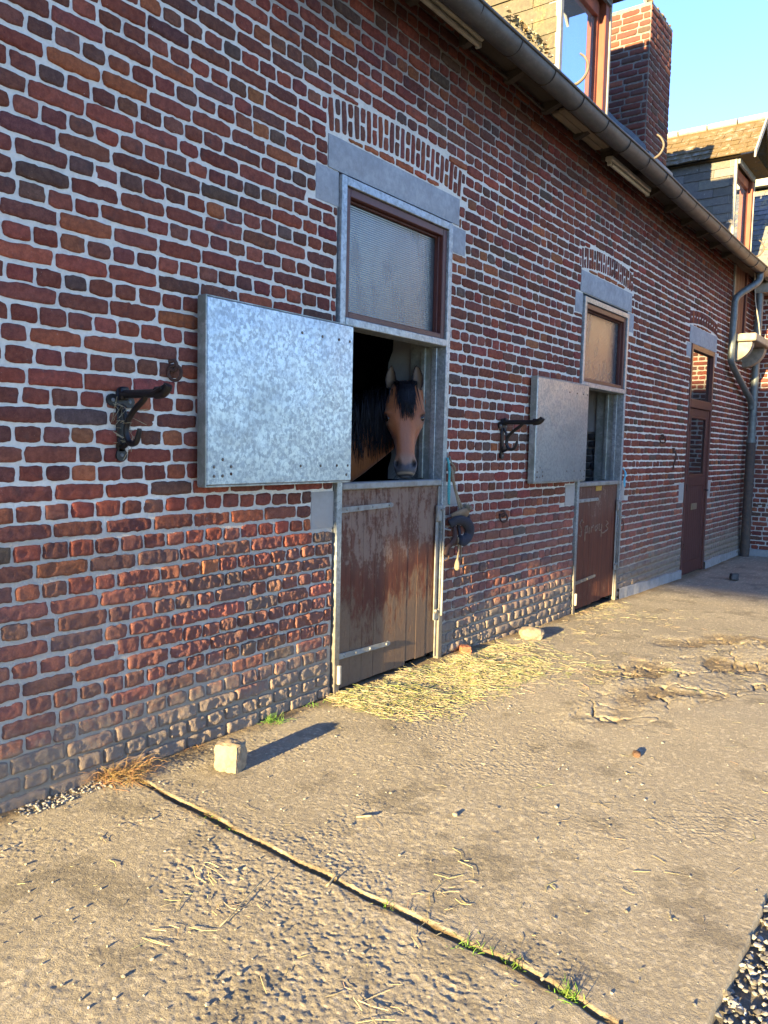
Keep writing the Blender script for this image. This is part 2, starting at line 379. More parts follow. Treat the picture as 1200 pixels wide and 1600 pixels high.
# ------------------------------------------------------------------ brickwork
PAL = np.array([(.185, .042, .034), (.150, .038, .033), (.205, .048, .036), (.130, .038, .035), (.115, .040, .038), (.165, .048, .040), (.255, .072, .038), (.092, .046, .046), (.078, .050, .053), (.175, .040, .033), (.145, .050, .044)])
PAL = (PAL * np.array([1.12, 1.18, 1.08])) * .74 + .26 * np.array([.145, .085, .075]); PAL = PAL * np.array([1.30, 1.36, 1.18])
PW = np.array([.17, .17, .11, .13, .12, .1, .05, .045, .02, .05, .035]); PW /= PW.sum()
class Bricks:
    def __init__(s, seed): s.L = []; s.r = np.random.default_rng(seed); s.seed = seed
    def one(s, u0, u1, v0, v1, lod=1, rot=0., rough=None, col=None, crack=None):
        if u1 - u0 < .02 or v1 - v0 < .018: return
        W, H = u1 - u0, v1 - v0
        def axis(L, k):
            if lod == 0: return np.array([0, .006, L / 2, L - .006, L]) if L < .13 else np.array([0, .006, L * .33, L * .66, L - .006, L])
            inner = np.linspace(.011, L - .011, max(2, k)); return np.concatenate([[0, .0035], inner, [L - .0035, L]])
        k1 = int(W / (.0085 if lod == 3 else .016 if lod == 2 else .028))
        a = axis(W, k1); b = axis(H, 7 if lod == 3 else 4 if lod == 2 else 3)
        A, B = np.meshgrid(a, b, indexing='ij')
        p = (A - W / 2) / (W / 2); q = (B - H / 2) / (H / 2)
        r = .003 + .005 * s.r.random()
        cr = (np.abs(p) ** 3 * np.abs(q) ** 3)
        A = A - np.sign(p) * cr * r; B = B - np.sign(q) * cr * r
        e = np.minimum(np.minimum(A.clip(0), (W - A).clip(0)), np.minimum(B.clip(0), (H - B).clip(0)))
        d = np.minimum(np.minimum(a, W - a)[:, None] + 0 * B, np.minimum(b, H - b)[None, :] + 0 * A)
        prof = np.where(d <= 1e-6, -1.0, np.where(d < .005, .45, 1.0))
        c = PAL[s.r.choice(len(PAL), p=PW)] if col is None else np.asarray(col)
        c = c * (.82 + .36 * s.r.random()) * (1 + .06 * s.r.normal(size=3)).clip(.8, 1.2)
        tu, tv = s.r.normal(0, .012, 2)      # slight tilt of the face
        uc, vc = (u0 + u1) / 2, (v0 + v1) / 2
        U = A - W / 2; V = B - H / 2
        if rot: U, V = U * math.cos(rot) - V * math.sin(rot), U * math.sin(rot) + V * math.cos(rot)
        s.L.append((U + uc, V + vc, prof, U * tu + V * tv + s.r.normal(.003, .0016), c))
    def finish(s, mb, O, Uv, Vv, N, rough=None, mi=0, shape=None):
        Us = np.concatenate([l[0].ravel() for l in s.L]); Vs = np.concatenate([l[1].ravel() for l in s.L])
        Pf = np.concatenate([l[2].ravel() for l in s.L]); Hh = np.concatenate([l[3].ravel() for l in s.L])
        cs = np.concatenate([np.tile(l[4], (l[0].size, 1)) for l in s.L])
        sd = s.seed
        edge = np.where(Pf < .9, 1.0, .35)
        Us2 = Us + edge * .011 * (fb(Us * 48, Vs * 48, sd + 1, 3) - .5); Vs2 = Vs + edge * .010 * (fb(Us * 44, Vs * 44, sd + 5, 3) - .5)
        rg = np.zeros_like(Us) if rough is None else rough(Us, Vs)
        tl = np.clip(rg, 0, 1) * .05
        h = np.where(Pf < 0, -.010, Pf * (.0035 + Hh))
        h = h + np.where(Pf < 0, 0, 1) * (.0035 * (fb(Us * 40, Vs * 40, sd + 9, 3) - .5))
        chip = ss(.62, .75, fb(Us * 26, Vs * 26, sd + 21, 3)); h -= np.where(Pf < 0, 0, chip * .004 * (1 + rg * .4))
        st = ss(.35, .28, Vs) 
        amp = .78 * rg * (.0100 * vn(Us * (88 - 40 * st) + 2 * vn(Us * 20, Vs * 20, sd + 3), Vs * 34, sd + 30) + .0065 * vn(Us * 150, Vs * 75, sd + 33) + (.009 + .006 * st) * vn(Us * 30, Vs * 20, sd + 40) - .006)
        h += np.where(Pf < 0, 0, amp)
        if shape is not None: h = h + shape(Us, Vs)
        P = np.asarray(O)[None] + Us2[:, None] * np.asarray(Uv)[None] + Vs2[:, None] * np.asarray(Vv)[None] + h[:, None] * np.asarray(N)[None]
        k = 0; F = []
        for l in s.L:
            a, b = l[0].shape
            i, j = np.meshgrid(np.arange(a - 1), np.arange(b - 1), indexing='ij'); t = (i * b + j).ravel() + k
            F += [tuple(q) for q in np.stack([t, t + b, t + b + 1, t + 1], 1).tolist()]; k += a * b
        mb.add(P, F, mi, cs)

def lay(br, u0, u1, v0, v1, openings, course=.0742, L=.232, Hd=.1145, lodf=None, wob=.007, joint=.0088, english=True):
    n = int(round((v1 - v0) / course)); r = br.r
    for k in range(n):
        z0 = v0 + k * course
        stretch = (k % 2 == 0) if english else True
        u = u0 - (L if stretch else Hd) * r.random() * .9
        while u < u1:
            st = stretch
            if r.random() < .045: st = not st
            ln = (L if st else Hd) * (1 + r.normal(0, .03)); a, b = u, u + ln; u = b
            jj = joint * (1 + r.normal(0, .22)) / 2
            zc = wob * 2 * (fb((a + b) * .55, k * .31, br.seed + 60, 2) - .5) + r.normal(0, .0012)
            segs = [[max(a, u0) + jj, min(b, u1) - jj, z0 + jj + zc, z0 + course - jj + zc + r.normal(0, .0012)]]
            for (o0, o1, f0, f1) in openings:
                out = []
                for (p, q, y0, y1) in segs:
                    if q <= o0 or p >= o1: out.append([p, q, y0, y1]); continue
                    xm = min(max((p + q) / 2, o0), o1)
                    g0 = f0(xm) if callable(f0) else f0; g1 = f1(xm) if callable(f1) else f1
                    ov = min(y1, g1) - max(y0, g0)
                    if ov <= 0: out.append([p, q, y0, y1]); continue
                    if ov > .55 * (y1 - y0):
                        if p < o0: out.append([p, o0 - jj * .6, y0, y1])
                        if q > o1: out.append([o1 + jj * .6, q, y0, y1])
                    elif g0 > y0: out.append([p, q, y0, g0 - jj * .6])
                    else: out.append([p, q, g1 + jj * .6, y1])
                segs = out
            for (p, q, y0, y1) in segs:
                br.one(p, q, y0, y1, lodf((p + q) / 2, y0) if lodf else 1)

# openings of the stable front: x0, x1, bottom, top of everything that is not coursed brick
def arch(xl, xr, zb, rise=.05, ht=.185):
    xc = (xl + xr) / 2; hw = (xr - xl) / 2
    return (lambda x: zb + rise * (1 - ((x - xc) / hw) ** 2)), (lambda x: zb + ht + rise * (1 - ((x - xc) / hw) ** 2))
A1 = arch(3.345, 4.73, 3.085, .055); A2 = arch(6.79, 8.11, 3.02, .05); A3 = arch(10.16, 11.46, 2.99, .045, .17)
DOORS = [(3.44, 4.62, -1, 2.905), (6.85, 8.01, -1, 2.82), (10.29, 11.40, -1, 2.78)]
LINT = [(3.35, 4.71, 2.90, 3.078), (6.79, 8.10, 2.82, 3.01), (10.19, 11.47, 2.77, 2.985)]
STONES = [(3.255, 3.448, 2.715, 2.905), (4.615, 4.80, 2.72, 2.895), (3.255, 3.448, .965, 1.178), (4.62, 4.79, 1.03, 1.178),
          (6.69, 6.855, 2.635, 2.815), (8.0, 8.185, 2.63, 2.82), (6.64, 6.85, .935, 1.125), (8.0, 8.14, .925, 1.12),
          (10.09, 10.29, 2.60, 2.77), (11.40, 11.53, 2.62, 2.77), (10.06, 10.29, .83, 1.05), (11.40, 11.56, .84, 1.05)]
LOFT = (12.2, 13.02, 3.1, 4.1)
EX = 13.6                                                  # inner corner with the end wing
OPEN = [(a, b, c, d) for a, b, c, d in DOORS] + [(a, b, c, d) for a, b, c, d in LINT] + list(STONES) + [LOFT]
OPEN += [(3.345, 4.73, 3.07, A1[1]), (6.79, 8.11, 3.0, A2[1]), (10.16, 11.46, 2.97, A3[1])]

def front_rough(u, v):
    band = ss(.36, .46, v) * ss(1.0, .86, v) * ss(1.9, 2.5, u) * ss(9.5, 6.0, u)
    foot = ss(.27, .16, v - .02 * np.sin(u * 5)) * ss(1.2, 2.4, u) * ss(10.0, 8.0, u)
    blot = .55 + .9 * fb(u * 2.2, v * 3, 201, 3)
    right = ss(4.5, 4.8, u) * ss(.62, .5, v) * ss(9.5, 7, u) * .8
    return np.clip(np.maximum(np.maximum(band, foot * .8), right) * blot, 0, 1.5) + .06
def front_shape(u, v):                                      # an old wall is never flat
    s = .020 * (fb(u * .45, v * .5, 301, 2) - .5)
    s = s + .018 * ss(.35, 0, v) * (fb(u * .9, v, 302, 2))          # foot swells out a little
    near = np.zeros_like(u)
    for (a, b, c, d) in DOORS: near = np.maximum(near, ss(.35, .0, np.maximum(np.abs(u - (a + b) / 2) - (b - a) / 2, 0)))
    return s * (1 - near)

barn = thing('stable_building', 'long red brick stable with white mortar joints and two galvanised half doors', 'stable', (0, 0, 0))
wm = MB()
br = Bricks(11)
lay(br, -1.6, EX - .005, -.30, 4.20, OPEN, lodf=lambda x, z: (3 if z < 1.05 and x > 1.1 else 2) if x < 5.3 else (1 if x < 8.5 else 0))
br.finish(wm, (0, 0, 0), (1, 0, 0), (0, 0, 1), (0, -1, 0), front_rough, 0, front_shape)
# mortar bed, cut at the openings
us = np.unique(np.round(np.concatenate([np.arange(-1.6, 5.4, .02), np.arange(5.4, EX, .04), [q for d in DOORS + [LOFT] for q in d[:2]], [EX]]), 4))
vs = np.unique(np.round(np.concatenate([np.arange(-.32, 4.2, .02), [d[3] for d in DOORS], [3.1, 4.1]]), 4))
U, V = np.meshgrid(us, vs, indexing='ij')
rgm = front_rough(U, V)
h = .003 * (fb(U * 25, V * 25, 71, 3) - .5) + front_shape(U, V) - .0005 + rgm * .007 * (fb(U * 34, V * 34, 72, 2) - .6) - .0015
P = np.stack([U, -h, V], -1)
a, b = U.shape; i, j = np.meshgrid(np.arange(a - 1), np.arange(b - 1), indexing='ij')
uc = (U[:-1, :-1] + U[1:, 1:]) / 2; vc = (V[:-1, :-1] + V[1:, 1:]) / 2
keep = np.ones(uc.shape, bool)
for (o0, o1, q0, q1) in DOORS + [LOFT]: keep &= ~((uc > o0) & (uc < o1) & (vc > q0) & (vc < q1))
k = (i * b + j)[keep]; wm.add(P.reshape(-1, 3), [tuple(q) for q in np.stack([k, k + b, k + b + 1, k + 1], 1).tolist()], 1)
# thickness: reveals, back face and the two ends
T = .38
for (o0, o1, q0, q1) in DOORS:
    wm.add([(o0, .0, -.3), (o0, T, -.3), (o0, T, q1), (o0, 0, q1)], [(0, 1, 2, 3)], 2)
    wm.add([(o1, .0, -.3), (o1, T, -.3), (o1, T, q1), (o1, 0, q1)], [(0, 1, 2, 3)], 2)
    wm.add([(o0, .0, q1), (o0, T, q1), (o1, T, q1), (o1, 0, q1)], [(0, 1, 2, 3)], 2)
def back_wall(mb, y, x0, x1, z0, z1, holes, mi):
    xs = sorted({x0, x1, *[q for d in holes for q in d[:2]]}); zs = sorted({z0, z1, *[max(z0, q) for d in holes for q in d[2:]]})
    for p, q in zip(xs[:-1], xs[1:]):
        for r, t in zip(zs[:-1], zs[1:]):
            xm, zm = (p + q) / 2, (r + t) / 2
            if any(d[0] < xm < d[1] and d[2] < zm < d[3] for d in holes): continue
            mb.add([(p, y, r), (q, y, r), (q, y, t), (p, y, t)], [(0, 1, 2, 3)], mi)
back_wall(wm, T, -1.6, EX, -.3, 4.2, DOORS, 3)
wm.add([(-1.6, 0, -.3), (-1.6, T, -.3), (-1.6, T, 4.2), (-1.6, 0, 4.2)], [(0, 1, 2, 3)], 1)
wall = wm.build('wall', [BRICK, MORTAR, WHITEWASH, DARKIN], barn, smooth=True, fixn=False)

def arch_part(A, xl, xr, zb, n, seed, lod):
    mb = MB(); ar = Bricks(seed); wd = (xr - xl) / n
    for k in range(n):
        x0 = xl + k * wd; xm = x0 + wd / 2; lo, hi = A[0](xm) + .004, A[1](xm) - .004
        lean = -(xm - (xl + xr) / 2) * .13
        if k % 2 == 0: ar.one(x0 + .007, x0 + wd - .007, lo, hi, lod, lean)
        else:
            mid = lo + (hi - lo) * (.46 + .08 * ar.r.random()); ar.one(x0 + .006, x0 + wd - .006, lo, mid - .006, lod, lean); ar.one(x0 + .006, x0 + wd - .006, mid + .006, hi, lod, lean)
    x = xl + .18
    while x < xr - .3:                                      # thin orange slips packing the curve
        L = .17 * (.8 + .4 * ar.r.random()); t = A[0](x + L / 2) - zb
        if t > .03: ar.one(x, x + L - .012, zb + .006, zb + t - .008, lod, 0, col=(.36, .12, .06))
        x += L
    ar.finish(mb, (0, 0, 0), (1, 0, 0), (0, 0, 1), (0, -1, 0), None, 0, front_shape)
    return mb.build('arch', BRICK, barn, smooth=True, fixn=False)
arch_part(A1, 3.345, 4.73, 3.08, 25, 31, 2); arch_part(A2, 6.79, 8.11, 3.012, 24, 32, 1); arch_part(A3, 10.16, 11.46, 2.985, 22, 33, 0)

def stone_block(x0, x1, z0, z1, name, y=-.012, d=.14):
    mb = MB(); n = 14
    us = np.linspace(x0, x1, max(5, int((x1 - x0) / .03))); vs = np.linspace(z0, z1, max(5, int((z1 - z0) / .03)))
    U, V = np.meshgrid(us, vs, indexing='ij')
    e = np.minimum(np.minimum(U - x0, x1 - U), np.minimum(V - z0, z1 - V))
    Y = y + .003 * (fb(U * 14, V * 14, 55, 3) - .5) + np.where(e < .001, .006, 0)
    wob = .004
    U2 = U + wob * (fb(U * 9, V * 9, 56) - .5); V2 = V + wob * (fb(U * 9, V * 9, 57) - .5)
    mb.sheet(np.stack([U2, Y, V2], -1))
    q = np.concatenate([np.stack([U2[:, 0], Y[:, 0], V2[:, 0]], -1), np.stack([U2[-1, 1:], Y[-1, 1:], V2[-1, 1:]], -1), np.stack([U2[::-1, -1][1:], Y[::-1, -1][1:], V2[::-1, -1][1:]], -1), np.stack([U2[0, ::-1][1:-1], Y[0, ::-1][1:-1], V2[0, ::-1][1:-1]], -1)])
    k = len(q); b = q.copy(); b[:, 1] = d
    mb.add(np.concatenate([q, b]), [(i, (i + 1) % k, k + (i + 1) % k, k + i) for i in range(k)])
    return mb.build(name, STONE, barn, smooth=40)
for i, (a, b, c, d) in enumerate(LINT): stone_block(a + .004, b - .004, c + .006, d, 'lintel', -.010 - i * .001)
for a, b, c, d in STONES: stone_block(a + .003, b - .002, c + .004, d - .004, 'quoin_stone', -.007)

# ------------------------------------------------------------------ stable doorways
def doorway(x0, x1, zb, zs, zt0, zt1, ztop, glass_tint, plank, first):
    # galvanised frame: two channels from ground to lintel, head bar, transom bar
    fr = MB(); fw = .046; fy = -.022
    for a, b in ((x0, x0 + fw), (x1 - fw, x1)):
        fr.box(a, b, fy, .045, zb - .02, ztop, .003)
    fr.box(x1 - fw - .012, x1 - fw + .012, .0455, .085, zs, zt0 - .002, .003)
    ij = MB(); ij.box(x1 - fw - .003, x1 - fw + .014, .0855, .262, zb, ztop - .03, .003); ij.box(x1 - fw - .022, x1 - fw - .004, .13, .165, zs, zt0, .003)
    fr.box(x0 + fw, x1 - fw, fy + .001, .044, ztop - .048, ztop - .001, .003)
    fr.box(x0 + fw, x1 - fw, fy - .004, .10, zt0, zt1, .004)
    F = fr.build('door_frame', GALVBAR, barn); ij.build('inner_jamb', GALVOLD, F); ij = MB(); ij.box(x0 + fw - .012, x0 + fw + .004, .0455, .26, zb, ztop - .03, .002); ij.build('inner_jamb', GALVOLD, F)
    # fanlight in a brown timber frame
    a, b = x0 + fw + .002, x1 - fw - .002; c, d = zt1 + .002, ztop - .05; t = .046
    wf = MB()
    wf.box(a, a + t, -.006, .075, c, d, .004); wf.box(b - t, b, -.006, .075, c, d, .004)
    wf.box(a + t, b - t, -.005, .074, c, c + t * .75, .004); wf.box(a + t, b - t, -.005, .074, d - t, d, .004)
    W = wf.build('window', PAINT, barn)
    pn = MB(); pn.box(a + t, b - t, .052, .058, c + t * .75, d - t, .001); pn.build('pane', REED, W)
    bd = MB()
    bd.box(b - t - .018, b - t - .001, .02, .0515, c + t * .75, d - t, .003); bd.box(a + t + .001, a + t + .012, .03, .0515, c + t * .75, d - t, .003)
    bd.box(a + t + .013, b - t - .019, .03, .0515, d - t - .014, d - t - .001, .003); bd.build('glazing_bead', PAINTDARK, W)
    # lower leaf of planks
    pk = MB(); n = 9; pw = (x1 - x0 - 2 * fw - .02) / n
    zd0 = zb + .03; zd1 = zs - .042
    for i in range(n):
        px = x0 + fw + .008 + i * pw
        pk.box(px + .0003, px + pw - .0003, .004 + .0025 * random.random(), .045, zd0 + .012 * random.random() + (.014 if i > 5 else 0), zd1, .0022)
    D = pk.build('stable_door', plank, barn)
    rail = MB(); rail.box(x0 + fw + .005, x1 - fw - .004, -.020, .07, zs - .04, zs, .006); rail.build('top_rail', GALVDULL, D)
    edge = MB(); edge.box(x1 - fw - .022, x1 - fw - .003, -.006, .003, zb + .02, zs - .045, .002); edge.build('edge_strip', GALVDULL, D)
    return D
D1 = doorway(3.452, 4.606, -.012, 1.216, 2.092, 2.137, 2.893, None, PLANK1, True); D1['label'] = 'lower door of the near stall, brown paint flaked and mud splashed'
D2 = doorway(6.862, 7.998, -.08, 1.135, 2.0, 2.045, 2.795, None, PLANK2, False); D2['label'] = 'lower door of the far stall, dark brown planks with scraped paint'

def hinge(D, x, z, L, ang=0.0, wide=.032, mat=None, pin=True):
    mb = MB(); M = Matrix.Translation((x, 0, z)) @ Matrix.Rotation(-ang, 4, 'Y')
    mb.prism([(-.014, -wide / 2), (L - .03, -wide * .42), (L - .022, -wide * .5), (L, -wide * .25), (L, wide * .25), (L - .022, wide * .5), (L - .03, wide * .42), (-.014, wide / 2)], 1, -.0085, -.001)
    mb.tube([(-.022, -.008, -wide * .8), (-.022, -.008, wide * .8)], .011, 10)
    for f in (.09, .3, .58, .92): mb.tube([(L * f, -.008, 0), (L * f, -.0145, 0)], [.009, .006], 8)
    mb.v = [np.array([M @ Vector(p) for p in v]) for v in mb.v]
    return mb.build('strap_hinge', mat or GALVDULL, D)
hinge(D1, 3.515, 1.062, .50, R_(1)); hinge(D1, 3.515, .215, .50, R_(-1.5))
hinge(D2, 6.925, .965, .50); hinge(D2, 6.925, .205, .50, R_(2), mat=GALVBAR)
for x, z in ((3.476, .115), (6.887, .06)):                   # frame side hinge plates at the foot
    mb = MB(); mb.box(x - .006, x + .016, -.045, -.024, z - .05, z + .06, .004); mb.build('hinge_plate', BOARD, D1 if x < 5 else D2)

def bolt(D, x, zlo, zhi):
    mb = MB()
    mb.box(x - .052, x - .026, -.016, -.007, zlo + .03, zhi - .06, .003)           # flat bar on the leaf
    mb.box(x - .055, x + .004, -.020, -.0075, zlo, zlo + .05, .004)
    mb.box(x - .056, x + .018, -.032, -.008, zhi - .11, zhi, .006)
    mb.tube([(x + .004, -.040, zlo + .03), (x + .004, -.040, zhi - .02)], .0085, 10)
    mb.tube([(x + .004, -.040, zhi - .16), (x + .03, -.046, zhi - .165), (x + .04, -.075, zhi - .17)], .007, 8)
    for q in (-.045, -.012): mb.tube([(x + q, -.02, zlo + .065), (x + q, -.036, zlo + .065)], [.012, .010], 8)
    mb.tube([(x - .02, -.033, zhi - .03), (x - .02, -.047, zhi - .03)], .008, 8)
    b = mb.build('bolt', GALVDULL, D, smooth=40)
    k = MB(); k.tube([(x + .052, -.006, zlo + .50), (x + .052, -.05, zlo + .50), (x + .056, -.055, zlo + .47), (x + .056, -.055, zlo + .42), (x + .05, -.05, zlo + .405), (x + .016, -.05, zlo + .405)], .0055, 8)
    k.build('bolt_handle', RUST, b, smooth=True)
bolt(D1, 4.555, .265, 1.045); bolt(D2, 7.95, .22, .94)
mb = MB(); mb.box(7.36, 7.50, -.004, .0035, 1.045, 1.09, .002); mb.build('name_plate', YELLOW, D2)
# scraped strokes in the far door's paint
mb = MB(); sx = 6.99
strokes = [[(.10, .10), (.06, .13), (.02, .09), (.07, .03), (.05, -.03), (.0, -.01)], [(.15, .06), (.15, -.08)], [(.15, .05), (.2, .06), (.2, .0), (.15, .0)], [(.25, .05), (.25, -.01)], [(.30, .05), (.30, -.01)], [(.30, .03), (.35, .055)], [(.43, .05), (.39, .03), (.41, -.01), (.45, .02), (.45, .06)], [(.5, .06), (.5, .0), (.56, -.005), (.56, .06), (.56, -.07)], [(.68, .08), (.74, .05), (.68, .03), (.74, .0), (.66, -.03), (.60, -.035), (.56, -.03)]]
for st in strokes:
    q = np.array([(sx + u, .0035, .66 + v) for u, v in st]); t = np.linspace(0, len(q) - 1, len(q) * 4)
    q = np.stack([np.interp(t, np.arange(len(q)), q[:, i]) for i in range(3)], 1); q[:, [0, 2]] += rng.normal(0, .003, (len(q), 2))
    mb.tube(q, .0045 + .003 * rng.random(len(q)), 5)
mb.build('scraped_writing', CHALK, D2)

# upper leaves, folded right back against the wall
def shutter(x0, x1, z0, z1, tilt, label, mat, edge):
    mb = MB(); ys = -.100
    mb.box(x0, x1, ys, ys + .05, z0, z1, .004)
    M = Matrix.Translation((x1, 0, 0)) @ Matrix.Rotation(tilt, 4, 'Z') @ Matrix.Translation((-x1, 0, 0))
    mb.v = [np.array([M @ Vector(p) for p in v]) for v in mb.v]
    S = mb.build('door_shutter', [mat], barn); S['label'] = label
    fm = MB()                                                 # folded edges of the sheet and the inner frame
    fm.box(x0 - .008, x0 + .0, ys + .002, ys + .058, z0 - .004, z1 + .004, .002); fm.box(x0 - .006, x1, ys + .004, ys + .056, z0 - .010, z0 - .001, .002); fm.box(x0 - .006, x1, ys + .004, ys + .056, z1 + .001, z1 + .008, .002)
    fm.v = [np.array([M @ Vector(p) for p in v]) for v in fm.v]; fm.build('sheet_edge', edge, S)
    sp = [(.04, .10), (.09, .14), (.14, .10), (.04, .05), (.09, .05), (.14, .06), (.60, .10), (.75, .10), (.88, .10), (.97, .10), (.96, .04), (.60, .90), (.75, .90), (.88, .90), (.97, .90)]
    for u, v in sp:
        k = MB(); x, z = x0 + u * (x1 - x0), z0 + v * (z1 - z0); k.tube([(x, ys + .002, z), (x, ys - .002, z), (x, ys - .004, z)], [.008, .0075, .004], 8)
        k.v = [np.array([M @ Vector(p) for p in q]) for q in k.v]; k.build('screw', RUST if random.random() < .3 else SCREWM, S)
    for z in (z0 + .12, z1 - .12):
        k = MB(); k.box(x1 - .03, x1 + .03, ys + .052, -.02, z - .05, z + .05, .004); k.build('butt_hinge', GALVDULL, S)
    return S
shutter(2.435, 3.474, 1.236, 2.075, R_(0), 'galvanised sheet leaf folded back beside the horse', GALV, GALVOLD)
shutter(5.845, 6.84, 1.165, 2.0, R_(-1.2), 'galvanised sheet leaf folded back beside the far stall', m_galv('galvanised_sheet_worn', (.215, .25, .285), (.35, .385, .42), scale=56), GALVOLD)

# rough dark stall inside, and the coarse brick end of each reveal
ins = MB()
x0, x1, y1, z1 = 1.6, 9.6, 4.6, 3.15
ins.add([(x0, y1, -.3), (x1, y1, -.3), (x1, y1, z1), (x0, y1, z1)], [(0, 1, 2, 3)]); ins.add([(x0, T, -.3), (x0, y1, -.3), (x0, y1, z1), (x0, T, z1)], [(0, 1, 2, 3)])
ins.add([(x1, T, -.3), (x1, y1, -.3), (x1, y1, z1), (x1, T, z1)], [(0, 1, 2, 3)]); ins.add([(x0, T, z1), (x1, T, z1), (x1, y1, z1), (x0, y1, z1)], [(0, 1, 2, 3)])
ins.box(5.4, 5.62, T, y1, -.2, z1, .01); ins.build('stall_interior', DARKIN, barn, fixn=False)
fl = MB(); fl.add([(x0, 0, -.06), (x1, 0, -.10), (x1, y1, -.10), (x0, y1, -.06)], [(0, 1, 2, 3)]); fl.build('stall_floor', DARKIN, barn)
def coarse_reveal(xr, zs, zt, zdark, seed):
    mb = MB(); bb = Bricks(seed)
    lay(bb, .265, T + .10, zdark - 1.0 if zdark > zs else zs, zdark, [], course=.076, lodf=lambda x, z: 1, L=.20)
    if zdark > zs: bb.finish(mb, (xr - .012, 0, 0), (0, 1, 0), (0, 0, 1), (-1, 0, 0), lambda u, v: np.full_like(u, .9), 0)
    P = np.stack(np.meshgrid([0], np.linspace(.263, T + .06, 12), np.linspace(zdark, zt, 24), indexing='ij'), -1)[0]
    P[..., 0] = xr - .022 - .015 * fb(P[..., 1] * 9, P[..., 2] * 5, seed); P[-1, :, 1] += .11 * (fb(P[-1, :, 2] * 5, P[-1, :, 1], seed) - .5)
    mb.sheet(P, 1); return mb
coarse_reveal(4.612, 1.2, 2.9, 1.2, 81).build('plaster_reveal', [SOOT, WHITEWASH], barn, smooth=True, fixn=False)
coarse_reveal(8.004, 1.1, 2.8, 1.62, 82).build('plaster_reveal', [SOOT, WHITEWASH], barn, smooth=True, fixn=False)

# ------------------------------------------------------------------ brown house door at the far end
def house_door():
    x0, x1, zb, zt = 10.30, 11.385, -.162, 2.775
    fr = MB(); fr.box(x0, x0 + .06, -.012, .08, zb, zt, .005); fr.box(x1 - .06, x1, -.012, .08, zb, zt, .005)
    fr.box(x0 + .06, x1 - .06, -.011, .079, zt - .07, zt, .005); fr.box(x0 + .06, x1 - .06, -.014, .08, 1.99, 2.10, .006)
    H = fr.build('house_door', PAINT, barn); H['label'] = 'brown house door with glazed upper half'
    g = MB(); g.box(x0 + .06, x1 - .06, .03, .036, 2.10, zt - .07, .001); g.build('transom_pane', CLEAR, H)
    lf = MB(); a, b = x0 + .062, x1 - .062
    lf.box(a, a + .10, .006, .05, zb + .02, 1.985, .004); lf.box(b - .10, b, .006, .05, zb + .02, 1.985, .004)
    lf.box(a + .10, b - .10, .007, .05, 1.89, 1.985, .004); lf.box(a + .10, b - .10, .005, .05, 1.0, 1.12, .004); lf.box(a + .10, b - .10, .007, .05, zb + .02, .02, .004)
    n = 8; pw = (b - a - .2) / n
    for i in range(n): lf.box(a + .1 + i * pw + .001, a + .1 + (i + 1) * pw - .001, .013, .045, .02, 1.0, .004)
    L = lf.build('door_leaf', PAINTDARK, H)
    p = MB(); p.box(a + .10, b - .10, .028, .034, 1.12, 1.89, .001); p.build('glass_pane', CLEAR, H)
    bd = MB(); bd.box(a + .101, a + .13, .006, .027, 1.121, 1.889, .004); bd.box(b - .13, b - .101, .006, .027, 1.121, 1.889, .004); bd.box(a + .131, b - .131, .006, .027, 1.121, 1.145, .004); bd.box(a + .131, b - .131, .006, .027, 1.865, 1.889, .004); bd.build('glazing_bead', PAINT, H)
    k = MB(); k.box(10.68, 10.93, .000, .012, .69, .77, .003); k.box(10.70, 10.91, -.004, -.0005, .715, .745, .002); k.build('letter_plate', BRASS, H)
    h = MB(); h.tube([(b - .05, .005, .93), (b - .05, -.045, .93), (b - .07, -.05, .93), (b - .17, -.05, .93)], .008, 8); h.build('door_handle', IRON, H, smooth=True)
    for z in (.2, .95, 1.7):
        q = MB(); q.tube([(x0 + .055, -.016, z), (x0 + .055, -.016, z + .08)], .009, 8); q.build('hinge', RUST, H)
house_door()
pl = MB()
for a, b in ((8.06, 10.29), (11.40, 13.50)):
    xs = np.linspace(a, b, 30); top = gz(xs) + .10 + .02 * fb(xs * 3, xs * 0, 91)
    P = np.stack([np.stack([xs, np.full_like(xs, -.034) + .01 * fb(xs * 4, xs * 0, 92), np.full_like(xs, -.4)], -1), np.stack([xs, -.030 + .008 * fb(xs * 6, xs * 0, 93), top], -1), np.stack([xs, np.full_like(xs, .01), top + .012], -1)], 1)
    pl.sheet(P)
pl.build('plinth', PLINTH, barn)
# loft door high up near the corner, with its concrete ledge on corbels
lf = MB(); lf.box(12.21, 12.30, -.02, .09, 3.10, 4.1, .005); lf.box(12.92, 13.01, -.02, .09, 3.1, 4.1, .005); lf.box(12.30, 12.92, .02, .07, 3.1, 4.1, .004)
for q in range(4): lf.box(12.31 + q * .152, 12.31 + q * .152 + .148, .005, .019, 3.1, 4.1, .004)
LD = lf.build('loft_door', PAINTDARK, barn); k = MB(); k.box(12.16, 12.205, -.03, .05, 3.1, 4.08, .004); k.build('side_strip', GALVDULL, LD)
lg = MB(); lg.box(12.10, 13.30, -.36, .05, 3.0, 3.105, .012); LG = lg.build('ledge', CONCLEDGE, barn)
for x in (12.17, 13.0):
    cb = MB(); arc = [(0, 2.995)] + [(-.30 * math.cos(t), 2.99 - .27 * math.sin(t)) for t in np.linspace(0, math.pi / 2, 9)] + [(0, 2.70)]
    cb.prism([(p, q) for p, q in arc], 0, x, x + .15); cb.build('corbel', CONCLEDGE, LG)

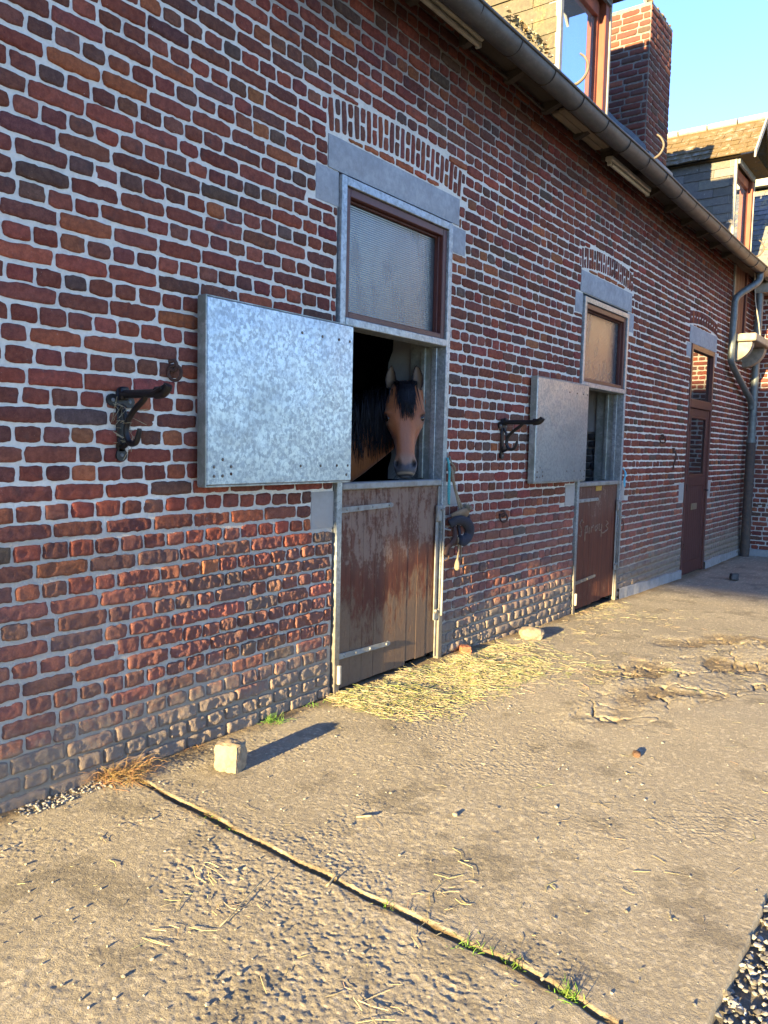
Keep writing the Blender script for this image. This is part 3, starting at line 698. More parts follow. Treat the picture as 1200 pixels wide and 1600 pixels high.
# ------------------------------------------------------------------ roof, eaves, gutter
E0, EZ = -.30, 4.06                                           # where the roof meets the gutter; 45 degrees
def slates(mb, x0, x1, O, Uv, Sv, N, length, w=.24, gauge=.17, seed=1, edge=None):
    r = np.random.default_rng(seed); n = int(length / gauge); Uv, Sv, N, O = map(np.array, (Uv, Sv, N, O))
    for k in range(n):
        s0 = k * gauge; u = x0 - w * (k % 2) * .5
        while u < x1:
            a, b = max(u, x0) + .003, min(u + w, x1) - .003; u += w
            if b - a < .02: continue
            t0 = .018 + r.normal(0, .003); dz = r.normal(0, .004); c = .75 + .5 * r.random()
            pts = []
            for (p, q, hh) in ((a, s0 + dz, t0), (b, s0 + dz + r.normal(0, .003), t0), (b, s0 + gauge * 1.25, .004), (a, s0 + gauge * 1.25, .004)):
                pts.append(O + Uv * p + Sv * q + N * hh)
            for (p, q, hh) in ((a, s0 + dz, t0 - .011), (b, s0 + dz, t0 - .011)): pts.append(O + Uv * p + Sv * q + N * hh)
            mb.add(pts, [(0, 1, 2, 3), (0, 4, 5, 1), (0, 3, 4), (1, 5, 2)], 0, (c, c, c * (1 + .05 * r.normal())))
    a = O + Uv * x0; b = O + Uv * x1
    mb.add([a, b, b + Sv * length, a + Sv * length], [(0, 1, 2, 3)], 0, (.5, .5, .5))
S2 = math.sqrt(.5)
rf = MB(); slates(rf, -1.8, 15.0, (0, E0 - .02, EZ - .02), (1, 0, 0), (0, S2, S2), (0, -S2, S2), 3.9, seed=3)
ROOF = rf.build('roof', SLATE, barn, fixn=False)
bk = MB(); bk.add([(-1.8, 2.44, 6.8), (15, 2.44, 6.8), (15, 5.2, 4.0), (-1.8, 5.2, 4.0)], [(0, 1, 2, 3)]); bk.add([(-1.6, 0, -.3), (-1.6, 5, -.3), (-1.6, 5, 4.2), (-1.6, 2.4, 6.75), (-1.6, 0, 4.2)], [(0, 1, 2, 3, 4)]); bk.build('rear_roof', SLATE, barn, fixn=False)
so = MB(); so.box(-1.7, 13.3, -.24, .02, 4.10, 4.125, .003); so.box(-1.7, 13.3, -.252, -.235, 4.0, 4.11, .003); so.build('soffit', SOFFIT, barn)
x = .3
while x < 12:
    k = MB(); k.prism([(-.16, 4.097), (.0, 4.097), (.0, 4.03), (-.04, 4.028), (-.15, 4.07)], 0, x, x + .06); k.build('rafter_tail', SOFFIT, barn); x += .62
k = MB()
for i in range(3): k.box(6.0 + .02 * i, 6.95, -.215 + i * .07, -.155 + i * .07, 4.062, 4.09, .004)
k.build('soffit_board', PALEWOOD, barn)
k = MB(); k.tube([(4.75, -.02, 4.05), (5.3, -.03, 4.05), (5.9, -.02, 4.045)], .011, 6); k.build('conduit', SOFFIT, barn)
# half round zinc gutter
gt = MB(); gy, gzz, gr = -.325, 4.012, .080; x0, x1 = -1.8, 12.62
ang = np.linspace(math.pi, 2 * math.pi, 13); ux = np.linspace(x0, x1, 120)
sag = .006 * np.sin(ux * 1.1) + .004 * np.sin(ux * 2.7)
for rr in (gr, gr - .004):
    P = np.stack([np.stack([ux, np.full_like(ux, gy + rr * math.cos(t)), gzz + sag + rr * math.sin(t)], -1) for t in ang], 1); gt.sheet(P)
gt.tube(np.stack([ux, np.full_like(ux, gy - gr - .004), gzz + sag + .004], -1), .010, 8)
gt.tube(np.stack([ux, np.full_like(ux, gy + gr), gzz + sag + .02], -1), .008, 6)
G = gt.build('gutter', ZINC, barn, smooth=50, fixn=False)
for cx in (x1,):
    k = MB(); k.prism([(gy + gr * math.cos(t), gzz + gr * math.sin(t)) for t in ang], 0, cx - .004, cx); k.build('end_cap', ZINC, G)
x = .25
while x < 12.5:
    k = MB(); k.tube([(x, gy + (gr + .002) * math.cos(t), gzz + (gr + .002) * math.sin(t)) for t in np.linspace(math.pi * .98, 2.02 * math.pi, 16)], .0048, 6, flat=.9); k.build('gutter_joint', SOFFIT, G, smooth=True); x += .50
# downpipes
def spline(p, n=8):
    p = np.array(p, float); out = []
    q = np.concatenate([[2 * p[0] - p[1]], p, [2 * p[-1] - p[-2]]])
    for i in range(1, len(q) - 2):
        for t in np.linspace(0, 1, n, endpoint=False):
            a, b, c, d = q[i - 1], q[i], q[i + 1], q[i + 2]
            out.append(.5 * ((2 * b) + (c - a) * t + (2 * a - 5 * b + 4 * c - d) * t * t + (3 * b - a - 3 * c + d) * t ** 3))
    return np.array(out + [p[-1]])
k = MB(); pp = [(12.30, -.325, 3.95), (12.28, -.32, 3.85), (12.22, -.27, 3.78), (12.06, -.13, 3.64), (12.0, -.085, 3.54), (11.98, -.085, 3.35), (11.95, -.085, 2.95), (11.94, -.085, 2.78), (12.0, -.088, 2.68), (12.4, -.092, 2.53), (12.9, -.096, 2.36), (13.25, -.10, 2.23), (13.33, -.10, 2.12)]
k.tube(spline(pp, 6), .046, 14); DP = k.build('downpipe', PIPE, barn, smooth=True)
for z in (3.28, 3.33): q = MB(); q.tube([(11.978, -.085, z), (11.978, -.085, z + .018)], .051, 14); q.build('pipe_collar', PIPE, DP, smooth=60)
k = MB(); k.tube([(13.36, -.12, 3.9), (13.36, -.12, 1.62)], .055, 14); DP2 = k.build('downpipe', PIPE, barn, smooth=60)
q = MB(); q.tube([(13.36, -.12, 1.66), (13.36, -.12, 1.60)], .07, 14); q.build('pipe_collar', PIPE, DP2, smooth=60)
k = MB(); zz = np.linspace(1.6, -.17, 12); k.tube(np.stack([13.36 + 0 * zz, -.12 + 0 * zz, zz], -1), .066 + .003 * rng.random(12), 14); CI = k.build('cast_iron_pipe', CASTIRON, barn, smooth=60)
for z in (1.0, .5): q = MB(); q.tube([(13.36, -.12, z), (13.36, -.12, z + .05)], .073, 14); q.build('pipe_clip', CASTIRON, CI, smooth=60)
k = MB(); k.tube([(12.45, -.22, 4.0), (12.5, -.24, 3.6), (12.62, -.28, 3.3), (12.66, -.30, 3.11)], .008, 6); k.build('loose_cable', BOARD, barn)
# snow hooks on the roof edge
def hook(x, y, z, s=1.0):
    k = MB(); pts = [(0, .10, -.02), (0, -.02, -.06), (.0, -.10, -.03), (.0, -.135, .04), (.0, -.11, .11), (.0, -.07, .15)]
    pts = spline(pts, 5) * s + np.array([x, y, z]); k.tube(pts, np.linspace(.013, .008, len(pts)) * s, 7); k.build('roof_hook', HOOKM, ROOF, smooth=True)
for x, y, z in ((5.66, -.33, 4.13), (7.42, -.33, 4.12), (11.75, -.33, 4.12)): hook(x, y, z)
# moss and stonecrop growing on the roof edge by the near dormer
k = MB(); r = np.random.default_rng(5)
for i in range(160):
    x = 4.75 + .55 * r.random(); y = -.36 + .08 * r.random(); z = 4.10 + (y + .36) + .07 * r.random(); s = .012 + .014 * r.random(); d = r.normal(0, 1, 3); d /= np.linalg.norm(d)
    a = np.cross(d, (0, 0, 1.)); k.add([np.array([x, y, z]) + q for q in (s * d, s * a, -s * d * .6, -s * a)], [(0, 1, 2, 3)], 0, (.9 + .4 * r.random(),) * 3)
tag(k.build('stonecrop_plant', simple('stonecrop', (.34, .34, .24), .8, 0, .5, 30, 0, col2=(.30, .17, .06), useattr=True)), 'small clump of grey and orange stonecrop rooted on the roof edge above the gutter', 'plant')

def dormer(xc, hw, fy, zr, ze, cheekmat, roofmat, seed, label):
    bx = MB(); zb = EZ + fy - .1
    bx.box(xc + hw - .09, xc + hw, fy - .03, fy + .12, zb, ze - .02, .004); bx.box(xc - hw + .055, xc - hw + .12, fy + .02, fy + .12, zb, ze - .02, .004)
    bx.box(xc + hw - .14, xc + hw - .091, fy + .03, fy + .10, zb, ze - .10, .004)
    bx.box(xc - hw + .12, xc + hw - .14, fy + .02, fy + .11, ze - .22, ze - .10, .004); bx.box(xc - hw + .12, xc + hw - .14, fy + .02, fy + .11, zb, zb + .14, .004)
    Dm = bx.build('dormer', REDWOOD, barn); Dm['label'] = label
    g = MB(); g.box(xc - hw + .12, xc + hw - .14, fy + .06, fy + .066, zb + .14, ze - .22, .001); g.build('window_pane', SKYGLASS, Dm)
    cb = MB(); cb.box(xc - hw - .006, xc - hw + .05, fy - .012, fy + .10, zb - .05, ze, .004); cb.build('corner_board', BOARD, Dm); cb = MB(); cb.box(xc + hw + .001, xc + hw + .035, fy - .04, fy + .10, zb - .05, ze, .004); cb.build('corner_board', BOARD, Dm)
    ck = MB(); slates(ck, -1.6, -(fy + .02), (xc - hw, 0, zb - .2), (0, -1, 0), (0, 0, 1), (-1, 0, 0), ze - zb + .25, w=.42, gauge=.125, seed=seed)
    ck.build('cheek', cheekmat, Dm, fixn=False); ck = MB(); ck.add([(xc + hw, fy + .1, zb), (xc + hw, 1.6, zb + .2), (xc + hw, 1.6, ze), (xc + hw, fy + .1, ze)], [(0, 1, 2, 3)], 0, (.8, .8, .8)); ck.build('cheek', cheekmat, Dm, fixn=False)
    gb = MB(); n = 7; rw = hw + .10; slope = (zr - ze) / rw
    for i in range(n):
        a = xc - hw + i * 2 * hw / n; b = a + 2 * hw / n - .004
        gb.prism([(a, ze - .10), (b, ze - .10), (b, zr - slope * abs(b - xc) - .05), (a, zr - slope * abs(a - xc) - .05)], 1, fy - .05, fy - .02)
    gb.build('gable_boards', LEAD, Dm)
    oy = -.2; L = math.hypot(rw, zr - ze); sx, sz = rw / L, (zr - ze) / L
    rr = MB(); slates(rr, oy, 2.6, (xc - rw, 0, ze), (0, 1, 0), (sx, 0, sz), (-sz, 0, sx), L, w=.25, gauge=.125, seed=seed + 1)
    slates(rr, oy, 2.6, (xc + rw, 0, ze), (0, 1, 0), (-sx, 0, sz), (sz, 0, sx), L, w=.25, gauge=.125, seed=seed + 2)
    rr.add([(xc - rw, oy, ze - .02), (xc + rw, oy, ze - .02), (xc + rw, 2.6, ze - .02), (xc - rw, 2.6, ze - .02)], [(0, 1, 2, 3)], 0, (.3, .3, .3)); rr.build('dormer_roof', roofmat, Dm, fixn=False)
    rb = MB()
    for y0 in np.arange(oy - .03, 2.5, .42): rb.tube([(xc, y0, zr + .025), (xc, y0 + .40, zr + .028)], [.052, .05], 8)
    rb.build('ridge_tile', BOARD, Dm, smooth=60)
    vb = MB()
    for sg in (-1, 1): vb.prism([(xc, zr + .035), (xc + sg * (rw + .02), ze + .0), (xc + sg * (rw + .02), ze - .09), (xc, zr - .055)], 1, oy - .026, oy - .002)
    vb.build('verge_board', BOARD, Dm)
dormer(6.87, .5, .10, 6.2, 5.57, SLATEL, SLATEM, 41, 'near dormer with lichen covered slate cheek')
dormer(12.70, .5, .05, 6.2, 5.57, CHEEK2, SLATEM, 45, 'far dormer with mossy slate gable roof')

def brick_box(x0, x1, y0, y1, z0, z1, seed, mats, parent, name, lod=1, rough=.25):
    mb = MB()
    for O, Uv, N, L, sd in (((x0, y1, 0), (0, -1, 0), (-1, 0, 0), y1 - y0, 0), ((x0, y0, 0), (1, 0, 0), (0, -1, 0), x1 - x0, 1), ((x1, y0, 0), (0, 1, 0), (1, 0, 0), y1 - y0, 2), ((x1, y1, 0), (-1, 0, 0), (0, 1, 0), x1 - x0, 3)):
        b = Bricks(seed + sd); lay(b, 0, L, z0, z1, [], course=.072, lodf=lambda x, z: lod, english=False, wob=.003, L=.225)
        b.finish(mb, O, Uv, (0, 0, 1), N, lambda u, v: np.full_like(u, rough), 0)
        O = np.array(O, float); Uv = np.array(Uv, float); a = O - np.array(N) * .001
        mb.add([a + [0, 0, z0], a + Uv * L + [0, 0, z0], a + Uv * L + [0, 0, z1], a + [0, 0, z1]], [(0, 1, 2, 3)], 1)
    mb.add([(x0, y0, z1), (x1, y0, z1), (x1, y1, z1), (x0, y1, z1)], [(0, 1, 2, 3)], 1)
    return mb.build(name, mats, parent, smooth=True, fixn=False)
CHB = m_brick('sooty_chimney_brick', False, .42)
CH = brick_box(9.0, 9.75, .25, 1.15, 4.40, 6.30, 61, [CHB, MORTAR2], barn, 'chimney', 1)
k = MB(); r = np.random.default_rng(9)
for i in range(46):                                          # crumbled, mossy top edge
    x, y = 9.02 + .73 * r.random(), .262 + .04 * r.random(); s = .012 + .026 * r.random()
    if r.random() < .4: x, y = 9.74 - .03 * r.random(), .27 + .8 * r.random()
    k.box(x - s, x + s, y - s, y + s, 6.295, 6.30 + s * .9, .008, M=Matrix.Translation((x, y, 6.3)) @ Matrix.Rotation(r.random() * 3, 4, 'Z') @ Matrix.Rotation(r.normal(0, .3), 4, 'X') @ Matrix.Translation((-x, -y, -6.3)))
k.build('mossy_cap', simple('mossy_rubble', (.13, .105, .055), .95, 0, .5, 30, .6, col2=(.06, .05, .035)), CH)
k = MB()
yy = np.linspace(.235, 1.15, 12)
P = np.stack([np.stack([np.full_like(yy, 8.955), yy - .03, EZ + yy + .26], -1), np.stack([np.full_like(yy, 8.982), yy, EZ + yy + .30 + .19 + .01 * np.sin(yy * 20)], -1)], 1); k.sheet(P)
k.box(8.95, 9.8, .18, .235, 4.56, 4.70, .006); k.build('flashing', LEAD, CH)

# ------------------------------------------------------------------ brick wing closing the yard on the right
wing = thing('brick_house', 'brown brick house wing closing the far end of the yard, slate roofed', 'house', (EX, -2, 0))
mb = MB(); b = Bricks(101)
lay(b, -.02, 6.4, -.30, 4.0, [], course=.0745, lodf=lambda x, z: 2 if x < .7 else 0)
PAL_keep = PAL.copy()
b.finish(mb, (EX, 0, 0), (0, -1, 0), (0, 0, 1), (-1, 0, 0), lambda u, v: np.full_like(u, .05), 0)
us = np.linspace(-.02, 6.4, 120); vs = np.linspace(-.3, 4.0, 80); U, V = np.meshgrid(us, vs, indexing='ij')
mb.sheet(np.stack([EX + .001 - .002 * fb(U * 20, V * 20, 5, 2), -U, V], -1), 1)
mb.add([(EX, -6.4, -.3), (EX + 6, -6.4, -.3), (EX + 6, -6.4, 4), (EX + 3, -6.4, 7), (EX, -6.4, 4)], [(0, 1, 2, 3, 4)], 1)
mb.build('wall', [m_brick('wing_brick', False), simple('pale_mortar', (.44, .42, .38), .95, 0, .2, 40, .4)], wing, smooth=True, fixn=False)
k = MB(); slates(k, -3.0, 6.7, (EX - .28, 0, 4.0), (0, -1, 0), (S2, 0, S2), (-S2, 0, S2), 4.6, w=.26, gauge=.15, seed=71); k.add([(EX + 3, -6.7, 7.2), (EX + 3, 3, 7.2), (EX + 6.3, 3, 4), (EX + 6.3, -6.7, 4)], [(0, 1, 2, 3)], 0, (.5, .5, .5))
WR = k.build('roof', m_slate('wing_slate', (.15, .16, .165), (.10, .108, .115), (.36, .31, .19), .35), wing, fixn=False)
k = MB(); k.box(EX - .30, EX - .265, -6.6, -.06, 3.86, 4.01, .005); k.box(EX - .265, EX + .0, -6.6, -.06, 3.87, 3.89, .004); k.build('fascia', BOARD, wing)
k = MB(); xs = np.linspace(0.05, 6.4, 40)
k.sheet(np.stack([np.stack([EX - .05 + 0 * xs, -xs, np.full_like(xs, -.4)], -1), np.stack([EX - .045 - .01 * fb(xs * 5, xs, 3), -xs, -.165 + .085 + .02 * fb(xs * 3, xs, 4)], -1), np.stack([EX + .01 + 0 * xs, -xs, -.165 + .10 + 0 * xs], -1)], 1)); k.build('plinth', PLINTH, wing)
k = MB(); fx = 15.1; k.box(fx, 17.5, -1.05, .58, 6.0, 6.02, .003)
DW = k.build('dormer', SLATE, wing)
k = MB(); slates(k, -.55, 1.0, (fx + .02, 0, 6.05), (0, -1, 0), (0, 0, 1), (-1, 0, 0), .70, w=.3, gauge=.13, seed=77); k.add([(fx + .02, .56, 6.0), (17.5, .56, 6.0), (17.5, .56, 6.8), (fx + .02, .56, 6.8)], [(0, 1, 2, 3)]); k.build('gable_slates', CHEEK2, DW, fixn=False)
k = MB(); k.box(fx - .03, fx + .01, -1.1, .62, 5.98, 6.10, .004); k.box(fx - .025, fx + .012, .20, .25, 6.101, 6.8, .004); k.build('trim_board', BOARD, DW)
k = MB()
for y0 in (.42, .0, -.42): k.box(fx + .25, fx + .30, y0 - .05, y0, 5.7, 5.99, .004)
k.build('window_frame', PAINTDARK, DW)
# ------------------------------------------------------------------ gatehouse at the yard's entrance, behind the viewpoint
gate = thing('gatehouse', 'brick gatehouse with a wide cart passage, out of frame behind the viewer', 'building', (-12, -3, 0))
n = Nt('gatehouse_brick'); bt = n.n('ShaderNodeTexBrick'); bt.inputs['Scale'].default_value = 1; bt.inputs['Brick Width'].default_value = .23; bt.inputs['Row Height'].default_value = .075; bt.inputs['Mortar Size'].default_value = .008
bt.inputs['Color1'].default_value = (.2, .06, .04, 1); bt.inputs['Color2'].default_value = (.14, .05, .04, 1); bt.inputs['Mortar'].default_value = (.45, .43, .38, 1)
o3 = n.xyz(); cx = n.n('ShaderNodeCombineXYZ'); n.l(n.math('ADD', o3[0], o3[1]), cx.inputs[0]); n.l(o3[2], cx.inputs[1]); n.l(cx.outputs[0], bt.inputs[0])
GB = n.done(bt.outputs[0], .9)
PASS = 4.13; JY = -.68
k = MB(); k.box(-14, -10, JY, 6, -.3, 5.4, .02); k.box(-14.0, -10.0, -13, -6.6, -.3, 5.4, .02); k.box(-14.0, -10.0, -6.6, JY, PASS, 5.4, .02)
k.prism([(-14, 5.4), (-10, 5.4), (-12, 7.08)], 1, -13.0, 6.0); k.build('wall', GB, gate)
k = MB()
for sg in (-1, 1): k.prism([(-12, 7.22), (-12 + sg * 2.35, 5.26), (-12 + sg * 2.35, 5.18), (-12, 7.12)], 1, -13.3, 6.3)
k.build('roof', SLATE, gate)

# ------------------------------------------------------------------ yard
def growth(a, b, s0, g):
    out = [a]; s = s0
    while out[-1] < b: s *= g; out.append(out[-1] + s)
    return np.array(out)
xs = np.concatenate([-growth(-1.0, 9.5, .03, 1.12)[::-1], np.arange(1.0, 3.3, .0046)[1:], growth(3.3, 7.6, .0047, 1.0042), growth(7.6, 13.75, .02, 1.012)[1:]])
xs = np.unique(np.round(xs, 4))
ys = np.concatenate([-growth(2.66, 14, .02, 1.2)[::-1], -np.arange(.0, 2.66, .0046)[::-1], [.03, .08]])
ys = np.unique(np.round(ys, 4))
X, Y = np.meshgrid(xs, ys, indexing='ij')
JP = np.array([(-2.6, 1.845), (-2.2, 1.87), (-2.13, 1.89), (-1.93, 1.92), (-1.8, 1.915), (-1.48, 1.935), (-1.07, 1.95), (-.68, 1.99), (-.35, 2.01), (-.15, 2.04), (.1, 2.06)])
def jx(y): return np.interp(y, JP[:, 0], JP[:, 1])
def crackmask(x, y):
    wob = .5 * (fb(x * 2.2, y * 2.2, 401, 3) - .5)
    m = ss(.52, .80, 1.25 - np.hypot((x - 5.7) / 2.2, (y + 1.5) / .85) + wob)
    m2 = .8 * ss(.55, .9, 1.1 - np.hypot((x - 4.2) / .70, (y + 1.30) / .42) + wob)
    return np.maximum(m, m2) * ss(-.25, -.5, y)
def ground_h(x, y):
    h = gz(x) + .010 * (fb(x * 1.1, y * 1.3, 500, 3) - .5) + ss(-.14, .0, y) * .012 * fb(x * 7, y * 7, 501, 3)
    return h
H = ground_h(X, Y); col = np.ones(X.shape + (3,))
wx = X + .02 * (fb(X * 9, Y * 9, 510, 2) - .5); wy = Y + .02 * (fb(X * 9, Y * 9, 511, 2) - .5)
coarse = .35 + .95 * ss(.35, .65, fb(X * 1.7, Y * 1.7, 512, 3)); coarse = np.where(X < jx(Y), coarse * .32, coarse * .42)
coarse *= ss(8.5, 6, X) * .8 + .2; smooth_spot = ss(.55, .7, fb(X * 1.2 + 4, Y * 1.2, 513, 2)); coarse *= 1 - .6 * smooth_spot
p1 = fb(wx * 88, wy * 76, 520, 2); p2 = vn(wx * 150, wy * 150, 525); p3 = fb(wx * 30, wy * 55, 528, 3); pc = fb(wx * 56, wy * 56, 527, 2)
left = ss(.05, -.15, X - jx(Y))
H += coarse * (-.0036 * ss(.54, .74, p1) - (.4 + left) * .0034 * ss(.56, .76, pc) + .0026 * (p1 - .5) + .0044 * (p2 - .5)) + .0032 * (p3 - .5) * (.5 + .5 * smooth_spot)
peb = ss(.72, .80, vn(wx * 80, wy * 80, 530)); H += .0026 * peb * coarse
# construction joint, filled with soil
dj = X - jx(Y) - .018 * (fb(Y * 5, X * 0, 540, 3) - .5); jw = .009 + .009 * fb(Y * 6, X * 0, 541, 2)
gro = ss(jw * 1.5, jw * .5, np.abs(dj)); H += -.011 * gro + .0015 * ss(.12, .0, dj) * (dj > 0) * (1 - gro) + gro * .016 * (fb(X * 60, Y * 22, 543, 3) - .3)
soil = np.maximum(gro, .65 * ss(jw * 3.6, jw * 1.2, np.abs(dj + .006)) * ss(.35, .6, fb(X * 40, Y * 16, 545, 3)))
# broken, flaking area
cm = crackmask(X, Y)
wX = X + .30 * (fb(X * 2.3, Y * 2.3, 550, 4) - .5); wY = Y + .22 * (fb(X * 2.7, Y * 2.7, 551, 4) - .5)
fl = fb(wX * .95 + .35 * wY, wY * 1.7, 560, 6); st = fl * 15; fr_ = st - np.floor(st); ter = np.floor(st) + ss(.80, 1.0, fr_)
c1 = np.abs(fb(wX * 1.5 + wY * .6, wY * 3.0, 566, 4) - .5); c2 = np.abs(fb(wX * 3.5, wY * 5.5, 567, 3) - .5)
ed = ss(.022, .0, c1); ed2 = ss(.020, 0, c2)
hole = ss(.50, .62, fb(X * 1.7 + 3, Y * 2.6, 570, 5))
H += cm * ((ter - 6) * .0042 - .020 * ed - .008 * ed2 - .012 * hole + .006 * (p3 - .5))
soil = np.maximum(soil, cm * np.maximum(hole * .62, ed * .6))
# crust of dirt along the wall foot
soil = np.maximum(soil, .75 * ss(-.16, -.02, Y + .10 * (fb(X * 6, Y * 6, 580, 3) - .5)))
tone = .84 + .30 * fb(X * 3.1, Y * 3.1, 590, 4) + .16 * fb(X * .8, Y * .9, 591, 3); tone *= 1 - .25 * ss(.60, .72, fb(X * 5.5, Y * 5.5, 592, 4)); tone *= 1 + .35 * ss(.74, .80, vn(X * 70, Y * 70, 593))
soilc = np.array([.52, .40, .26]); col *= tone[..., None]; col = col * (1 - soil[..., None]) + soil[..., None] * soilc * (.65 + .6 * p1[..., None])
hay = ss(.85, .2, np.hypot((X - 4.5) / 1.15, (Y + .38) / .55)); col *= 1 - hay[..., None] * np.array([.0, .02, .14])
edge_y = -2.425 + .03 * (fb(xs * 3, xs * 0, 595, 3) - .5)
grv = Y < edge_y[:, None]
H = np.where(grv, gz(X) - .045 + .02 * fb(X * 12, Y * 12, 596, 3), H)
col[grv] = col[grv] * np.array([.55, .55, .56])
P = np.stack([X, Y, H], -1); a, b = X.shape
i, j = np.meshgrid(np.arange(a - 1), np.arange(b - 1), indexing='ij'); kk = i * b + j
n = Nt('concrete'); c = n.mix(1.0, n.mix(n.ramp(n.noise(120, 5, .7), .35, .65), (.30, .268, .198), (.228, .203, .151)), n.attr(), 'MULTIPLY')
c = n.mix(n.ramp(n.noise(420, 2, .5), .63, .72, 0, .5), c, (.46, .43, .31)); c = n.mix(n.ramp(n.noise(2.6, 6, .7), .55, .75, 0, .45), c, n.mix(1.0, (.19, .165, .135), n.attr(), 'MULTIPLY'))
n.bump(n.math('ADD', n.noise(170, 5, .7), n.math('MULTIPLY', n.noise(60, 3), .6)), .85, .005)
CONC = n.done(c, .93, 0, .15)
gq = (grv[:-1, :-1] & grv[1:, 1:] & grv[:-1, 1:] & grv[1:, :-1])
for nm, sel in (('concrete_yard', ~gq), ('gravel_bed', gq)):
    k0 = kk[sel]; q = np.stack([k0, k0 + b, k0 + b + 1, k0 + 1], 1); used, inv = np.unique(q, return_inverse=True); inv = inv.reshape(q.shape)
    mb = MB(); mb.add(P.reshape(-1, 3)[used], [tuple(t) for t in inv.tolist()], 0, col.reshape(-1, 3)[used]); structure(mb.build(nm, CONC, None, smooth=True, fixn=False))
mb = MB(); mb.add([(-400, -400, -.45), (400, -400, -.45), (400, 400, -.45), (-400, 400, -.45)], [(0, 1, 2, 3)], 0, (.8, .8, .7)); structure(mb.build('ground', simple('far_soil', (.2, .18, .12), .95, 0, .3, 2, 0)))
def gh(x, y): return float(ground_h(np.array([x]), np.array([y]))[0])

# loose gravel
def pebble(mb, x, y, z, s, r, col, flat=.7):
    v, f = ICO; d = v * (1 + .28 * r.normal(size=(len(v), 1)).clip(-1, 1)); d = d * np.array([1, .7 + .5 * r.random(), flat * (.6 + .5 * r.random())]) * s
    a = r.random() * 6.3; t = r.normal(0, .35); ca, sa = math.cos(a), math.sin(a)
    d = np.stack([d[:, 0] * ca - d[:, 1] * sa, d[:, 0] * sa + d[:, 1] * ca, d[:, 2] + d[:, 0] * t * .4], 1)
    mb.add(d + [x, y, z], f, 0, col)
bm = bmesh.new(); bmesh.ops.create_icosphere(bm, subdivisions=1, radius=1); ICO = (np.array([tuple(v.co) for v in bm.verts]), [tuple(v.index for v in f.verts) for f in bm.faces]); bm.free()
mb = MB(); r = np.random.default_rng(21)
for i in range(5200):
    x = 1.5 + 2.6 * r.random(); y = -2.40 - 1.1 * r.random() ** 1.3; s = .005 + .009 * r.random() ** 1.6
    g = (.35 + .85 * r.random()) if r.random() < .75 else 1.5 + .3 * r.random(); tint = np.array([1, .97, .90]) if r.random() < .6 else np.array([.95, 1, 1.06])
    if y > -2.43 and r.random() < .8: continue
    pebble(mb, x, y, gz(x) - .032 + .016 * r.random(), s, r, g * tint)
for i in range(5200):
    x = -.6 + 8.4 * r.random(); y = -2.45 - 2.0 * r.random(); s = .008 + .010 * r.random()
    pebble(mb, x, y, gz(x) - .034 + .016 * r.random(), s, r, (.4 + .9 * r.random()) * np.array([1, .97, .92]))
stuff(mb.build('gravel', GRAVELM, None), 'grey and white crushed gravel along the slab edge at bottom right', 'gravel')
# crumbs of stone and grit lying on the slab
mb = MB()
for i in range(900):
    x = 1.1 + 5.5 * r.random() ** 1.3; y = -2.4 * r.random(); s = .0022 + .006 * r.random() ** 4
    pebble(mb, x, y, gh(x, y) + s * .3, s, r, (.7 + .9 * r.random()) * np.array([1, .96, .86]))
for i in range(260):
    x = 1.55 + .5 * r.random(); y = -.02 - .09 * r.random(); s = .003 + .006 * r.random() ** 2
    pebble(mb, x, y, gh(x, y) + s * .4, s, r, (.7 + .9 * r.random()) * np.array([1, .98, .92]))
stuff(mb.build('grit', GRAVELM, None), 'loose grit and stone crumbs scattered over the concrete', 'grit')

# ------------------------------------------------------------------ stones lying about
def rock(name, x, y, dims, rz, label, cat, mat, seed, blocky=.75, tint=(1, 1, 1), tilt=0, group=None):
    bm = bmesh.new(); bmesh.ops.create_cube(bm, size=2); bmesh.ops.subdivide_edges(bm, edges=bm.edges, cuts=9, use_grid_fill=True)
    v = np.array([tuple(q.co) for q in bm.verts]); F = [tuple(q.index for q in f.verts) for f in bm.faces]; bm.free()
    sph = v / np.linalg.norm(v, axis=1)[:, None]; v = v * blocky + sph * (1 - blocky) * 1.25
    nn = (fb(v[:, 0] * 2.2 + 9, v[:, 1] * 2.2 + v[:, 2] * 1.7, seed, 4) - .5); v = v * (1 + .34 * nn[:, None]) + .07 * (vn(v[:, 0] * 6 + 3, v[:, 2] * 6 + v[:, 1] * 5, seed + 3)[:, None] - .5)
    v[:, 0] *= 1 - .10 * v[:, 2]; v = v * np.array(dims) / 2
    M = Matrix.Translation((x, y, gh(x, y) + dims[2] * .46)) @ Matrix.Rotation(rz, 4, 'Z') @ Matrix.Rotation(tilt, 4, 'Y')
    v = np.array([M @ Vector(p) for p in v]); mb = MB(); mb.add(v, F, 0, tint); return tag(mb.build(name, mat, None, smooth=35), label, cat, group)
rock('paving_block', 2.37, -.335, (.105, .115, .125), R_(18), 'rough sandstone paving block standing alone near the wall foot', 'stone', COBBLE, 3, .62, (1, 1, .98))
rock('field_stone', 5.66, -.19, (.135, .16, .085), R_(30), 'rounded pale fieldstone beside the straw at the wall foot', 'stone', COBBLE, 8, .18, (.95, .95, .95))
rock('stone_fragment', 10.75, -.55, (.20, .09, .085), R_(20), 'dark broken slab fragment lying in shade near the downpipe', 'stone', simple('dark_stone', (.10, .095, .09), .9, 0, .4, 30, .5), 15, .9, tilt=.15)
rock('pebble', 2.60, -1.34, (.017, .015, .012), 1.0, 'small white pebble alone in the middle of the slab', 'pebble', COBBLE, 21, .3, (1.2, 1.2, 1.2))
rock('clod', 3.70, -1.68, (.045, .032, .022), .4, 'small rust brown clod lying right of the slab centre', 'clod', simple('rust_clod', (.10, .06, .04), .95, 0, .4, 40, .5), 27, .3)
